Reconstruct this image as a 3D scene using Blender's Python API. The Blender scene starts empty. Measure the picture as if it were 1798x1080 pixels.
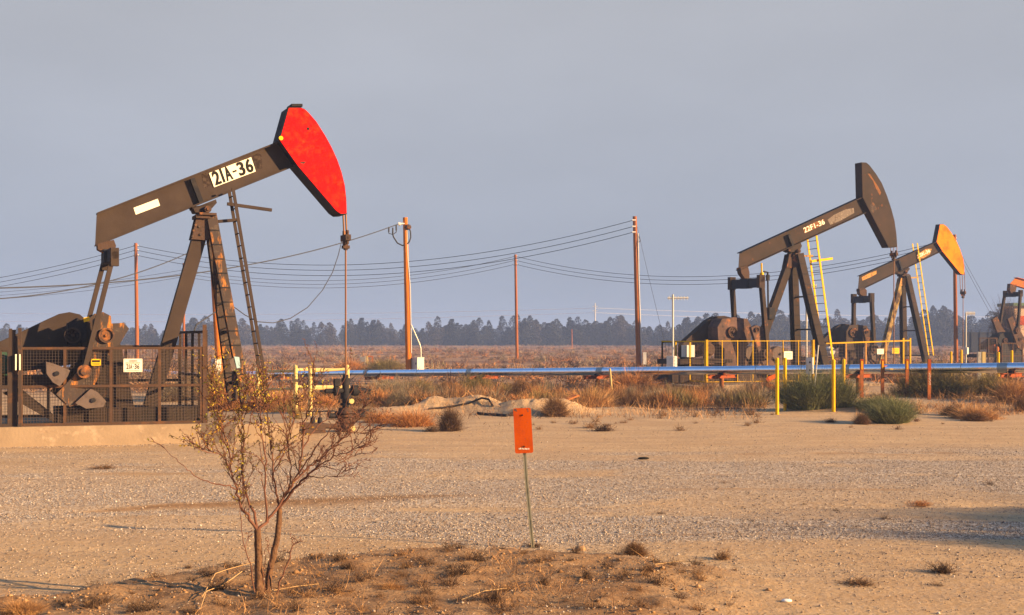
import bpy, math, random
import numpy as np
from mathutils import Vector, Matrix

random.seed(7)
RNG = np.random.default_rng(11)
S = bpy.context.scene
COL = S.collection

# ------------------------------------------------------------------ camera
F, CX, YH, H = 2000.0, 899.0, 596.0, 2.2      # focal length in photo pixels, centre column, horizon row, eye height
cd = bpy.data.cameras.new("camera")
cam = bpy.data.objects.new("camera", cd)
COL.objects.link(cam)
cam.location = (0, 0, H)
cam.rotation_euler = (math.radians(90), 0, 0)
cd.sensor_width = 36.0
cd.lens = 36.0 * F / 1798.0
cd.shift_y = (YH - 540.0) / 1798.0
cd.clip_start, cd.clip_end = 0.1, 5000
S.camera = cam

# ------------------------------------------------------------------ light
SUN_AZ, SUN_EL = math.radians(72), math.radians(16)   # azimuth from straight behind the camera towards the right
SUN_DIR = Vector((math.sin(SUN_AZ) * math.cos(SUN_EL), -math.cos(SUN_AZ) * math.cos(SUN_EL), math.sin(SUN_EL)))
sl = bpy.data.lights.new("sun", 'SUN')
sl.energy = 5.0
sl.angle = math.radians(0.6)
sl.color = (1.0, 0.655, 0.32)
sun = bpy.data.objects.new("sun", sl)
COL.objects.link(sun)
sun.rotation_euler = SUN_DIR.to_track_quat('Z', 'Y').to_euler()

W = bpy.data.worlds.new("World")
S.world = W
W.use_nodes = True
nt = W.node_tree
nt.nodes.clear()
wo = nt.nodes.new('ShaderNodeOutputWorld')
sky = nt.nodes.new('ShaderNodeTexSky')
sky.sky_type = 'NISHITA'
sky.sun_disc = False
sky.sun_elevation = SUN_EL
sky.sun_rotation = math.pi - SUN_AZ
sky.air_density, sky.dust_density, sky.ozone_density = 1.0, .4, 3.0
bg1 = nt.nodes.new('ShaderNodeBackground'); bg1.inputs['Strength'].default_value = 0.09
nt.links.new(sky.outputs[0], bg1.inputs[0])
tc = nt.nodes.new('ShaderNodeTexCoord')
sx = nt.nodes.new('ShaderNodeSeparateXYZ'); nt.links.new(tc.outputs['Generated'], sx.inputs[0])
ramp = nt.nodes.new('ShaderNodeValToRGB')
nt.links.new(sx.outputs['Z'], ramp.inputs[0])
cr = ramp.color_ramp
cr.elements[0].position = 0.0; cr.elements[0].color = (0.322, 0.368, 0.468, 1)
cr.elements[1].position = 0.30; cr.elements[1].color = (0.405, 0.42, 0.462, 1)
e = cr.elements.new(0.10); e.color = (0.348, 0.382, 0.455, 1)
nz = nt.nodes.new('ShaderNodeTexNoise'); nz.inputs['Scale'].default_value = 2.0; nz.inputs['Detail'].default_value = 5
mp = nt.nodes.new('ShaderNodeMapping'); mp.inputs['Scale'].default_value = (1, 1, 3)
nt.links.new(tc.outputs['Generated'], mp.inputs[0]); nt.links.new(mp.outputs[0], nz.inputs[0])
mr = nt.nodes.new('ShaderNodeMapRange'); mr.inputs[1].default_value = 0.3; mr.inputs[2].default_value = 0.7
mr.inputs[3].default_value = 0.92; mr.inputs[4].default_value = 1.08
nt.links.new(nz.outputs[0], mr.inputs[0])
bg2 = nt.nodes.new('ShaderNodeBackground')
SKY_K = 0.411
mk = nt.nodes.new('ShaderNodeMath'); mk.operation = 'MULTIPLY'; mk.inputs[1].default_value = SKY_K
nt.links.new(mr.outputs[0], mk.inputs[0]); nt.links.new(mk.outputs[0], bg2.inputs['Strength'])
nt.links.new(ramp.outputs[0], bg2.inputs[0])
fr = nt.nodes.new('ShaderNodeMapRange'); fr.inputs[1].default_value = 0.3; fr.inputs[2].default_value = 0.5
nt.links.new(sx.outputs['Z'], fr.inputs[0])
mx = nt.nodes.new('ShaderNodeMixShader')
nt.links.new(fr.outputs[0], mx.inputs[0]); nt.links.new(bg2.outputs[0], mx.inputs[1]); nt.links.new(bg1.outputs[0], mx.inputs[2])
nt.links.new(mx.outputs[0], wo.inputs[0])

S.view_settings.view_transform = 'Standard'
S.view_settings.look = 'None'
S.view_settings.exposure = 1.5
S.view_settings.gamma = 1.0
S.view_settings.use_curve_mapping = False
S.cycles.use_denoising = True
S.cycles.max_bounces = 6
S.cycles.transparent_max_bounces = 8
S.cycles.volume_bounces = 1
HAZE_DENSITY = 0.0008

# ------------------------------------------------------------------ helpers: photo <-> place
def Dg(py, z=0.0):
    return (H - z) * F / (py - YH)
def at(px, py, D):
    return Vector(((px - CX) / F * D, D, H - (py - YH) / F * D))
def gp(px, py, z=0.0):
    D = Dg(py, z)
    return Vector(((px - CX) / F * D, D, z))

class Frame:
    """a vertical reference plane family: local x along heading th, local y away, origin on the ground"""
    def __init__(s, px, D, th):
        s.o = Vector(((px - CX) / F * D, D, 0)); s.th = th
        s.u = Vector((math.cos(th), math.sin(th), 0)); s.v = Vector((-math.sin(th), math.cos(th), 0))
    def P(s, px, py, y):
        d = Vector(((px - CX) / F, 1, -(py - YH) / F))
        t = (y + s.o.dot(s.v)) / d.dot(s.v)
        q = d * t - s.o
        return Vector((q.dot(s.u), y, H + t * d.z))
    def poly(s, pts, y):
        return [(lambda q: (q.x, q.z))(s.P(a, b, y)) for a, b in pts]
    def world(s, p):
        return s.o + s.u * p[0] + s.v * p[1] + Vector((0, 0, p[2]))

# ------------------------------------------------------------------ helpers: noise
def _hash(ix, iy, seed):
    n = (ix.astype(np.int64) * 374761393 + iy.astype(np.int64) * 668265263 + seed * 974711) & 0x7fffffff
    n = ((n ^ (n >> 13)) * 1274126177) & 0x7fffffff
    return ((n ^ (n >> 16)) & 0xffff) / 65535.0
def vnoise(x, y, seed=0):
    x = np.asarray(x, float); y = np.asarray(y, float)
    ix, iy = np.floor(x), np.floor(y)
    fx, fy = x - ix, y - iy
    fx = fx * fx * (3 - 2 * fx); fy = fy * fy * (3 - 2 * fy)
    a = _hash(ix, iy, seed); b = _hash(ix + 1, iy, seed); c = _hash(ix, iy + 1, seed); d = _hash(ix + 1, iy + 1, seed)
    return (a * (1 - fx) + b * fx) * (1 - fy) + (c * (1 - fx) + d * fx) * fy
def fbm(x, y, seed=0, o=4):
    s, a, t = 0, 1.0, 0
    for k in range(o):
        s = s + a * vnoise(np.asarray(x) * 2 ** k, np.asarray(y) * 2 ** k, seed + k * 17); t += a; a *= .5
    return s / t
def sstep(a, b, x):
    t = np.clip((np.asarray(x, float) - a) / (b - a), 0, 1)
    return t * t * (3 - 2 * t)

# ------------------------------------------------------------------ helpers: meshes
def link(o, parent=None):
    COL.objects.link(o)
    if parent is not None: o.parent = parent
    return o
def mesh_np(name, V, Q, m, parent=None, smooth=False, attrs=None):
    me = bpy.data.meshes.new(name)
    V = np.asarray(V, np.float32); Q = np.asarray(Q, np.int32)
    k = Q.shape[1]
    me.vertices.add(len(V)); me.vertices.foreach_set('co', V.ravel())
    me.loops.add(Q.size); me.loops.foreach_set('vertex_index', Q.ravel())
    me.polygons.add(len(Q)); me.polygons.foreach_set('loop_start', np.arange(0, Q.size, k, dtype=np.int32))
    me.polygons.foreach_set('loop_total', np.full(len(Q), k, np.int32))
    if smooth: me.polygons.foreach_set('use_smooth', np.ones(len(Q), bool))
    if m and m.name.startswith('veg_') and not attrs:
        attrs = {'tone': np.repeat(RNG.random(len(V) // 6 + 1), 6)[:len(V)]}
    for an, av in (attrs or {}).items():
        at_ = me.attributes.new(an, 'FLOAT', 'POINT'); at_.data.foreach_set('value', np.asarray(av, np.float32))
    me.update(); me.validate()
    if m: me.materials.append(m)
    return link(bpy.data.objects.new(name, me), parent)

class MB:
    def __init__(s): s.v = []; s.f = []; s.sm = []
    def add(s, vs, fs, smooth=False):
        n = len(s.v); s.v += [tuple(p) for p in vs]
        for f in fs: s.f.append([i + n for i in f]); s.sm.append(smooth)
        return s
    def box(s, c, sz, R=None):
        c = Vector(c); hx, hy, hz = sz[0] / 2, sz[1] / 2, sz[2] / 2
        vs = [Vector((x, y, z)) for x in (-hx, hx) for y in (-hy, hy) for z in (-hz, hz)]
        if R is not None: vs = [R @ p for p in vs]
        return s.add([p + c for p in vs], [(0, 1, 3, 2), (4, 6, 7, 5), (0, 4, 5, 1), (2, 3, 7, 6), (0, 2, 6, 4), (1, 5, 7, 3)])
    def bar(s, a, b, w, h, side=(0, 1, 0)):
        """rectangular bar from a to b, w across 'side', h in the third direction"""
        a, b = Vector(a), Vector(b); d = (b - a).normalized(); sd = Vector(side)
        sd = (sd - d * sd.dot(d)).normalized(); up = sd.cross(d)
        q = [sd * i * w / 2 + up * j * h / 2 for i, j in ((-1, -1), (1, -1), (1, 1), (-1, 1))]
        return s.add([a + p for p in q] + [b + p for p in q], [(0, 1, 2, 3), (7, 6, 5, 4), (0, 4, 5, 1), (1, 5, 6, 2), (2, 6, 7, 3), (3, 7, 4, 0)])
    def ibar(s, a, b, w, h, t=.02, side=(0, 1, 0)):
        """I section: flanges w wide across 'side', h deep"""
        a, b = Vector(a), Vector(b); d = (b - a).normalized(); sd = Vector(side)
        sd = (sd - d * sd.dot(d)).normalized(); up = sd.cross(d)
        for k in (-1, 1): s.bar(a + up * k * (h - t) / 2, b + up * k * (h - t) / 2, w, t, sd)
        return s.bar(a, b, t, h - 2 * t, sd)
    def cyl(s, a, b, r0, r1=None, n=14, caps=True):
        a, b = Vector(a), Vector(b); r1 = r0 if r1 is None else r1
        d = (b - a).normalized(); x = d.orthogonal().normalized(); y = d.cross(x)
        c = [x * math.cos(2 * math.pi * i / n) + y * math.sin(2 * math.pi * i / n) for i in range(n)]
        s.add([a + p * r0 for p in c] + [b + p * r1 for p in c], [(i, (i + 1) % n, n + (i + 1) % n, n + i) for i in range(n)], True)
        if caps:
            s.add([a + p * r0 for p in c], [list(range(n))[::-1]]); s.add([b + p * r1 for p in c], [list(range(n))])
        return s
    def tube(s, pts, r, n=8, caps=True):
        pts = [Vector(p) for p in pts]; N = len(pts)
        rs = r if isinstance(r, (list, tuple)) else [r] * N
        rings = []; x = None
        for i, p in enumerate(pts):
            d = (pts[min(i + 1, N - 1)] - pts[max(i - 1, 0)]).normalized()
            x = d.orthogonal().normalized() if x is None else (x - d * x.dot(d)).normalized()
            y = d.cross(x)
            rings += [p + (x * math.cos(2 * math.pi * k / n) + y * math.sin(2 * math.pi * k / n)) * rs[i] for k in range(n)]
        fs = [(i * n + k, i * n + (k + 1) % n, (i + 1) * n + (k + 1) % n, (i + 1) * n + k) for i in range(N - 1) for k in range(n)]
        s.add(rings, fs, True)
        if caps:
            s.add(rings[:n], [list(range(n))[::-1]]); s.add(rings[-n:], [list(range(n))])
        return s
    def prism(s, poly, y0, y1, smooth=False):
        n = len(poly)
        A = [(x, y0, z) for x, z in poly]; B = [(x, y1, z) for x, z in poly]
        s.add(A, [list(range(n))]); s.add(B, [list(range(n))[::-1]])
        return s.add(A + B, [(i, n + i, n + (i + 1) % n, (i + 1) % n) for i in range(n)], smooth)
    def ring(s, c, axis, r0, r1, h, n=24):
        """flat annular ring (outer r0, inner r1, height h along axis)"""
        c = Vector(c); d = Vector(axis).normalized(); x = d.orthogonal().normalized(); y = d.cross(x)
        cs = [x * math.cos(2 * math.pi * i / n) + y * math.sin(2 * math.pi * i / n) for i in range(n)]
        V = [c + p * r0 for p in cs] + [c + d * h + p * r0 for p in cs] + [c + d * h + p * r1 for p in cs] + [c + p * r1 for p in cs]
        fs = []
        for a in range(3):
            fs += [(a * n + i, a * n + (i + 1) % n, (a + 1) * n + (i + 1) % n, (a + 1) * n + i) for i in range(n)]
        return s.add(V, fs)
    def ball(s, c, r, n=10, sz=(1, 1, 1)):
        c = Vector(c); V = []; fs = []
        for i in range(n + 1):
            t = math.pi * i / n
            for k in range(n * 2):
                p = math.pi * k / n
                V.append(c + Vector((math.sin(t) * math.cos(p) * sz[0], math.sin(t) * math.sin(p) * sz[1], math.cos(t) * sz[2])) * r)
        m = n * 2
        for i in range(n):
            for k in range(m): fs.append((i * m + k, (i + 1) * m + k, (i + 1) * m + (k + 1) % m, i * m + (k + 1) % m))
        return s.add(V, fs, True)
    def build(s, name, m, parent=None):
        me = bpy.data.meshes.new(name)
        me.from_pydata(s.v, [], s.f)
        me.polygons.foreach_set('use_smooth', s.sm)
        me.update()
        if m: me.materials.append(m)
        return link(bpy.data.objects.new(name, me), parent)

def tag(o, label, cat=None, group=None, kind=None):
    if label: o['label'] = label
    if cat: o['category'] = cat
    if group: o['group'] = group
    if kind: o['kind'] = kind
    return o
def thing(name, label, cat, loc=(0, 0, 0), rz=0, group=None):
    o = bpy.data.objects.new(name, None); COL.objects.link(o)
    o.location = loc; o.rotation_euler = (0, 0, rz); o.empty_display_size = .3
    return tag(o, label, cat, group)
def kids(o): return [c for c in bpy.data.objects if c.parent == o]
def dup(o, parent=None, ch=None):
    c = o.copy(); COL.objects.link(c); c.parent = parent
    for k in (ch if ch is not None else kids(o)): dup(k, c)
    return c

def text_part(txt, m, parent, corners, name='lettering', bold=0.0, squeeze=None, thick=0.004):
    """lettering fitted to a parallelogram: corners = bottom-left, bottom-right, top-left (local points)"""
    cu = bpy.data.curves.new(name, 'FONT'); cu.body = txt; cu.offset = bold; cu.extrude = 0.0
    ob = bpy.data.objects.new(name, cu); COL.objects.link(ob)
    bpy.context.view_layer.update()
    me = bpy.data.meshes.new_from_object(ob.evaluated_get(bpy.context.evaluated_depsgraph_get()))
    bpy.data.objects.remove(ob); bpy.data.curves.remove(cu)
    co = np.empty(len(me.vertices) * 3, np.float32); me.vertices.foreach_get('co', co); co = co.reshape(-1, 3)
    lo, hi = co.min(0), co.max(0)
    a = (co - lo) / np.maximum(hi - lo, 1e-6)
    bl, br, tl = [np.array(p) for p in corners]
    out = bl + a[:, :1] * (br - bl) + a[:, 1:2] * (tl - bl)
    me.vertices.foreach_set('co', out.astype(np.float32).ravel()); me.update()
    me.materials.clear(); me.materials.append(m); me.name = name
    return link(bpy.data.objects.new(name, me), parent)

def text_chars(txt, m, parent, corners, name='numeral', bold=.026, gap=.16):
    """condensed lettering: every character stretched to the full height of its own narrow cell"""
    bl, br, tl = [Vector(p) for p in corners]; wt = [{'1': .34, '-': .6}.get(c, 1.0) for c in txt]; tot = sum(wt) + gap * (len(txt) - 1); u = 0
    for c, w in zip(txt, wt):
        a = bl + (br - bl) * (u / tot); b = bl + (br - bl) * ((u + w) / tot); up = tl - bl
        if c == '-': text_part('-', m, parent, [a + up * .42, b + up * .42, a + up * .55], name, 0)
        else:
            dx = (b - a) * .07; b = b - dx
            text_part(c, m, parent, [a, b, a + up], name, bold); text_part(c, m, parent, [a + dx + Vector((0, -.0008, 0)), b + dx + Vector((0, -.0008, 0)), a + dx + up + Vector((0, -.0008, 0))], name, bold)
        u += w + gap
# ------------------------------------------------------------------ materials
def mat(name, col, rough=.65, metal=0.0, layers=(), bump=None, spec=.08, coat=0, sheen=0):
    m = bpy.data.materials.new(name); m.use_nodes = True
    n = m.node_tree; b = n.nodes['Principled BSDF']
    rough = rough if metal > .25 else min(.95, rough + .25)
    b.inputs['Roughness'].default_value = rough; b.inputs['Metallic'].default_value = metal
    b.inputs['Specular IOR Level'].default_value = spec
    c = (*col, 1)
    if not layers and not bump:
        b.inputs['Base Color'].default_value = c; return m
    t = n.nodes.new('ShaderNodeTexCoord')
    prev = None
    for (lc, sc, lo, hi, *rest) in layers:
        mp = n.nodes.new('ShaderNodeMapping'); n.links.new(t.outputs['Object'], mp.inputs[0])
        mp.inputs['Scale'].default_value = rest[0] if rest else (1, 1, 1)
        mp.inputs['Location'].default_value = (sc * 1.7, sc * .3, sc * .9)
        x = n.nodes.new('ShaderNodeTexNoise'); x.inputs['Scale'].default_value = sc; x.inputs['Detail'].default_value = 6
        x.inputs['Roughness'].default_value = .65
        n.links.new(mp.outputs[0], x.inputs[0])
        r = n.nodes.new('ShaderNodeMapRange'); r.inputs[1].default_value = lo; r.inputs[2].default_value = hi
        n.links.new(x.outputs[0], r.inputs[0])
        k = n.nodes.new('ShaderNodeMix'); k.data_type = 'RGBA'
        n.links.new(r.outputs[0], k.inputs[0])
        if prev is None: k.inputs[6].default_value = c
        else: n.links.new(prev, k.inputs[6])
        k.inputs[7].default_value = (*lc, 1)
        prev = k.outputs[2]
    if prev is not None: n.links.new(prev, b.inputs['Base Color'])
    else: b.inputs['Base Color'].default_value = c
    if bump:
        x = n.nodes.new('ShaderNodeTexNoise'); x.inputs['Scale'].default_value = bump[0]; x.inputs['Detail'].default_value = 5
        n.links.new(t.outputs['Object'], x.inputs[0])
        bp = n.nodes.new('ShaderNodeBump'); bp.inputs['Strength'].default_value = bump[1]; bp.inputs['Distance'].default_value = bump[2] if len(bump) > 2 else .02
        n.links.new(x.outputs[0], bp.inputs['Height']); n.links.new(bp.outputs[0], b.inputs['Normal'])
    return m

M = {}
M['steel'] = mat('weathered_dark_paint', (.042, .03, .025), .6, 0, [((.062, .045, .037), 1.2, .35, .7), ((.05, .037, .032), 3.0, .55, .75, (1, 1, .3)), ((.16, .06, .022), 4.5, .66, .78)], (30, .12))
M['steel2'] = mat('brown_black_paint', (.036, .029, .025), .6, 0, [((.058, .039, .032), 1.0, .35, .7), ((.2, .075, .025), 3.2, .62, .76)], (30, .12))
M['rusty'] = mat('rusty_steel', (.075, .047, .036), .75, 0, [((.36, .13, .035), 2.6, .55, .7), ((.03, .026, .025), 5.0, .55, .7)], (25, .3))
M['gear'] = mat('oily_gearbox_paint', (.085, .055, .047), .65, 0, [((.15, .09, .075), 2, .45, .7), ((.3, .12, .05), 1.6, .58, .68), ((.03, .026, .025), 5, .55, .7)], (25, .25))
M['railyellow'] = mat('dull_rail_yellow', (.54, .32, .01), .6, 0, [((.4, .22, .015), 1.5, .5, .7), ((.2, .09, .02), 6, .66, .75)])
M['leg_rust'] = mat('peeling_leg_paint', (.06, .045, .04), .7, 0, [((.5, .19, .035), 2.2, .54, .68, (3, 3, .8)), ((.12, .09, .07), 6, .55, .7)], (25, .25))
M['black'] = mat('black_greasy_steel', (.022, .021, .024), .5, 0, [((.05, .04, .035), 4, .5, .75)], (40, .2))
M['darkblue'] = mat('dark_blue_grey_paint', (.03, .034, .045), .5, 0, [((.06, .05, .045), 2.5, .55, .75)])
M['red'] = mat('red_paint', (.8, .003, .003), .5, 0, [((.76, .03, .004), 4.5, .46, .68), ((.62, .003, .003), 9, .47, .6), ((.8, .06, .006), 20, .62, .74), ((.5, .006, .005), 1.4, .55, .75, (1, 1, .25)), ((.2, .02, .01), 30, .72, .79)], (35, .15))
M['orange'] = mat('orange_paint', (.9, .2, .0), .5, 0, [((.85, .11, .0), 1.0, .45, .62), ((.85, .33, .02), 6, .62, .75), ((.35, .09, .01), 9, .7, .78)], (35, .15))
M['orange_beam'] = mat('faded_orange_paint', (.42, .12, .03), .6, 0, [((.22, .09, .05), 2.5, .5, .65)], (30, .15))
M['plate'] = mat('white_plate', (.82, .76, .62), .55, 0, [((.66, .58, .45), 5, .6, .8)])
M['ink'] = mat('black_lettering', (.02, .018, .015), .6)
M['ghost'] = mat('dark_overpaint', (.03, .02, .016), .6, 0, [((.07, .05, .04), 14, .45, .6)])
M['chalk'] = mat('white_stencil_paint', (.8, .74, .62), .7)
M['patchrust'] = mat('rust_patch', (.2, .085, .035), .75, 0, [((.1, .07, .055), 8, .5, .65)])
M['patchgrey'] = mat('scraped_paint', (.16, .13, .11), .7, 0, [((.4, .33, .27), 12, .55, .66), ((.08, .05, .035), 5, .55, .7)])
M['patchyel'] = mat('yellow_primer_patch', (.42, .22, .07), .7, 0, [((.16, .09, .05), 7, .52, .66)])
M['cream_leg'] = mat('yellow_cream_leg_paint', (.34, .23, .085), .65, 0, [((.07, .047, .035), 1.4, .42, .56)])
M['yellow'] = mat('yellow_paint', (.74, .43, .006), .5, 0, [((.56, .3, .01), 3, .5, .75), ((.25, .13, .03), 8, .68, .76)], (30, .1))
M['cream'] = mat('cream_yellow_paint', (.54, .41, .17), .55, 0, [((.55, .4, .15), 3, .55, .75), ((.3, .16, .05), 9, .66, .76)], (30, .1))
M['cw'] = mat('grey_counterweight', (.12, .09, .08), .7, 0, [((.07, .052, .045), 4, .5, .7), ((.3, .13, .05), 9, .66, .76)], (30, .25))
M['green'] = mat('green_motor_paint', (.03, .1, .07), .5, 0, [((.06, .06, .05), 4, .5, .7)])
M['concrete'] = mat('concrete', (.34, .25, .165), .9, 0, [((.28, .205, .135), 1.4, .42, .65), ((.47, .35, .24), 5, .55, .75), ((.25, .16, .1), 2.2, .62, .8, (1, 1, 4))], (18, .3))
M['wood'] = mat('pole_timber', (.52, .16, .012), .85, 0, [((.34, .09, .01), 3.5, .42, .62, (6, 6, .25)), ((.6, .22, .03), 6, .55, .7, (8, 8, .2))], (14, .3))
M['wood2'] = mat('red_brown_timber', (.32, .11, .035), .85, 0, [((.2, .07, .025), 3.5, .42, .62, (6, 6, .25)), ((.42, .17, .06), 6, .55, .7, (8, 8, .2))], (14, .3))
M['stake'] = mat('orange_brown_stake_paint', (.42, .13, .035), .7, 0, [((.3, .1, .04), 5, .45, .7)], (20, .2))
M['stake_top'] = mat('orange_red_band_paint', (.36, .07, .015), .6)
M['stake_yel'] = mat('amber_reflector', (.75, .34, .01), .4)
M['pipe'] = mat('sky_tinted_jacket', (.73, .83, .96), .12, 1.0, [((.66, .68, .72), 3, .5, .8)], None)  # blue of the reflected sky is tinted into the metal colour
M['band'] = mat('dull_jacket_band', (.3, .36, .38), .45, .8)
M['steelgrey'] = mat('galvanised_steel', (.45, .43, .38), .45, .7, [((.3, .27, .22), 9, .5, .7)])
M['olive'] = mat('galvanised_post', (.36, .34, .24), .5, .5, [((.22, .2, .14), 9, .5, .7)])
M['white'] = mat('white_enamel', (.58, .55, .5), .5, 0, [((.46, .42, .36), 6, .55, .75)])
M['whitemetal'] = mat('pale_mast', (.5, .48, .43), .55, .1, [((.5, .42, .3), 6, .6, .75)])
M['redbeam'] = mat('red_oxide_beam', (.26, .065, .025), .7, 0, [((.14, .05, .03), 4, .5, .65)], (20, .2))
M['wire'] = mat('cable', (.055, .055, .06), .6)
M['farwire'] = mat('sunlit_hazy_conductor', (.5, .51, .55), .6)  # pale because sunlight and sky tone are put into the colour
M['rodsteel'] = mat('rod_steel', (.2, .1, .05), .5, .4)
M['fence'] = mat('brown_fence_paint', (.085, .05, .034), .7, 0, [((.16, .075, .036), 4, .5, .7)])
M['fencedark'] = mat('dark_fence_paint', (.06, .042, .034), .7, 0, [((.14, .065, .03), 4, .55, .7)])
M['meshwire'] = mat('fence_wire', (.11, .08, .065), .6, .3)
M['marker'] = mat('orange_marker_panel', (.52, .078, .004), .5, 0, [((.42, .06, .006), 4, .5, .7), ((.75, .4, .16), 26, .7, .76)], (40, .1))
M['signyel'] = mat('yellow_sign', (.8, .48, .02), .5)
M['bark'] = mat('bark', (.11, .06, .035), .9, 0, [((.2, .11, .06), 22, .45, .65, (3, 3, .5)), ((.06, .035, .025), 40, .5, .7)], (60, .5, .01))
M['twig'] = mat('reddish_twig', (.14, .065, .045), .8, 0, [((.22, .11, .07), 12, .5, .7)])
M['leafyel'] = mat('yellowing_leaf', (.31, .25, .035), .6, 0, [((.42, .22, .03), 8, .45, .6), ((.24, .25, .035), 5, .5, .65)])
M['farleaf'] = mat('far_tree_foliage', (.028, .032, .03), .9, 0, [((.045, .043, .036), .35, .45, .65)])
M['farleaf2'] = mat('far_tree_foliage_greyish', (.045, .04, .036), .9, 0, [((.065, .055, .048), .35, .45, .65)])
M['farleaf3'] = mat('far_tree_foliage_dark', (.016, .02, .02), .9, 0, [((.03, .032, .028), .35, .45, .65)])
M['fartrunk'] = mat('far_tree_bark', (.09, .07, .055), .9)
M['wall'] = mat('peach_wall', (.55, .38, .24), .85, 0, [((.48, .32, .2), 1, .45, .7)])
M['roofgreen'] = mat('green_roof', (.12, .17, .1), .7)
M['blueband'] = mat('pale_blue_patch', (.3, .45, .5), .6)
M['rock'] = mat('tan_rock', (.34, .21, .11), .9, 0, [((.3, .19, .1), 9, .45, .7)], (30, .4))
M['litter'] = mat('pale_litter', (.8, .76, .68), .7)
for k, c1, c2 in (('veg_green', (.12, .135, .06), (.19, .185, .085)), ('veg_olive', (.15, .125, .05), (.26, .18, .07)), ('veg_grey', (.17, .14, .095), (.27, .2, .13)),
                  ('veg_brown', (.13, .075, .04), (.24, .13, .06)), ('veg_straw', (.36, .185, .075), (.52, .3, .13)), ('veg_orange', (.36, .15, .05), (.5, .24, .09)), ('veg_dark', (.07, .045, .03), (.14, .08, .045)),
                  ('veg_plain', (.1, .06, .045), (.17, .1, .065)), ('veg_far', (.25, .14, .08), (.38, .22, .12))):
    m = M[k] = mat(k, c1, .85, 0, [(c2, 1.3 if k not in ('veg_far', 'veg_plain') else .05, .4, .65)])
    n = m.node_tree; b = n.nodes['Principled BSDF']; src = b.inputs['Base Color'].links[0].from_socket      # every stem its own shade
    a = n.nodes.new('ShaderNodeAttribute'); a.attribute_name = 'tone'
    r = n.nodes.new('ShaderNodeMapRange'); r.inputs[3].default_value = .5; r.inputs[4].default_value = 1.55; n.links.new(a.outputs['Fac'], r.inputs[0])
    h = n.nodes.new('ShaderNodeHueSaturation'); n.links.new(src, h.inputs['Color']); n.links.new(r.outputs[0], h.inputs['Value']); n.links.new(h.outputs[0], b.inputs['Base Color'])

# ------------------------------------------------------------------ ground
# crest of the low soil bank at the road side (photo points -> x, y)
_bk = [gp(px, py, .07) for px, py in ((-500, 1085), (0, 1042), (150, 1032), (300, 1000), (430, 985), (560, 968), (760, 961), (900, 957), (1100, 969), (1280, 985), (1390, 1015), (1500, 1080), (1600, 1200))]
BX = np.array([p.x for p in _bk]); BY = np.array([p.y for p in _bk])
MOUNDS = [(gp(758, 724), .55, .6, .36), (gp(835, 724), .95, .7, .5), (gp(925, 727), 1.0, .6, .36), (gp(985, 725), .8, .6, .34), (gp(690, 726), .8, .6, .2), (gp(1090, 722), 1.4, .8, .12)]
def bank_w(x, y):
    e = np.interp(x, BX, BY) + .22 * (fbm(x * 1.3, y * 0 + 3, 5, 4) - .5)
    return sstep(0.0, .42, e - y + .5 * (fbm(x * 2.5, y * 2.5, 6, 3) - .5)) * (1 - .96 * sstep(.6, 2.7, x + 2.2 * (fbm(x * 1.1, y * 1.1, 8, 4) - .5)))
def gz(x, y):
    x = np.asarray(x, float); y = np.asarray(y, float)
    w = bank_w(x, y)
    z = w * (.02 + .05 * fbm(x * .9, y * .9, 2, 3) + .07 * fbm(x * 3.2, y * 3.2, 9, 4) + .05 * fbm(x * 9, y * 9, 12, 3))
    near = sstep(60, 25, y)
    z = z + near * (.05 * (fbm(x * .35, y * .35, 21, 3) - .5) + .022 * (fbm(x * 2.2, y * 3.0, 31, 4) - .5))
    far = sstep(40, 90, y)
    z = z + far * (.5 * (fbm(x * .03, y * .05, 41, 4) - .5))
    for c, rx, ry, h in MOUNDS:
        g = np.exp(-((x - c.x) / rx) ** 2 - ((y - c.y) / ry) ** 2)
        z = z + h * g * (.7 + .35 * fbm(x * 3, y * 3, 61, 3) + .35 * fbm(x * 9, y * 9, 62, 3))
    for (a, b, d) in ((15.1, .055, .05), (13.6, -.02, .03), (18.4, .03, .03), (20.6, .05, .025)):   # wheel ruts along the track
        yc = a + b * x + .25 * np.sin(x * .5 + a)
        z = z - d * np.exp(-((y - yc) / .22) ** 2) * sstep(.35, .6, fbm(x * .25, y * 0 + a, 71, 2) + .15)
    z = z + .28 * sstep(8.0, 10.5, x) * sstep(33.0, 36.0, y) * sstep(56, 46, y)
    return z
def gz1(x, y): return float(gz(np.array([x]), np.array([y]))[0])

def Dgz(px, py):
    D = Dg(py)
    for _ in range(12): D = .5 * D + .5 * Dg(py, gz1((px - CX) / F * D, D))
    return D
def axis(fine0, fine1, st, g, lim_lo, lim_hi):
    a = list(np.arange(fine0, fine1, st)); s = st; p = a[-1]
    while p < lim_hi: s *= g; p += s; a.append(p)
    s = st; p = a[0]; lo = []
    while p > lim_lo: s *= g; p -= s; lo.append(p)
    return np.array(lo[::-1] + a)
xs = axis(-9, 9, .085, 1.06, -1150, 1150)
y1 = np.arange(8, 16, .05); y2 = np.arange(16, 40, .11)
y3 = []; p, s_ = 40.0, .11
while p < 1150: y3.append(p); s_ *= 1.035; p += s_
y0 = []; p, s_ = 7.95, .05
while p > -45: y0.append(p); s_ *= 1.12; p -= s_
ys = np.array(y0[::-1] + list(y1) + list(y2) + y3)
XX, YY = np.meshgrid(xs, ys)
ZZ = gz(XX, YY)
nx, ny = len(xs), len(ys)
idx = np.arange(nx * ny).reshape(ny, nx)
Q = np.stack([idx[:-1, :-1], idx[:-1, 1:], idx[1:, 1:], idx[1:, :-1]], -1).reshape(-1, 4)
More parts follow.
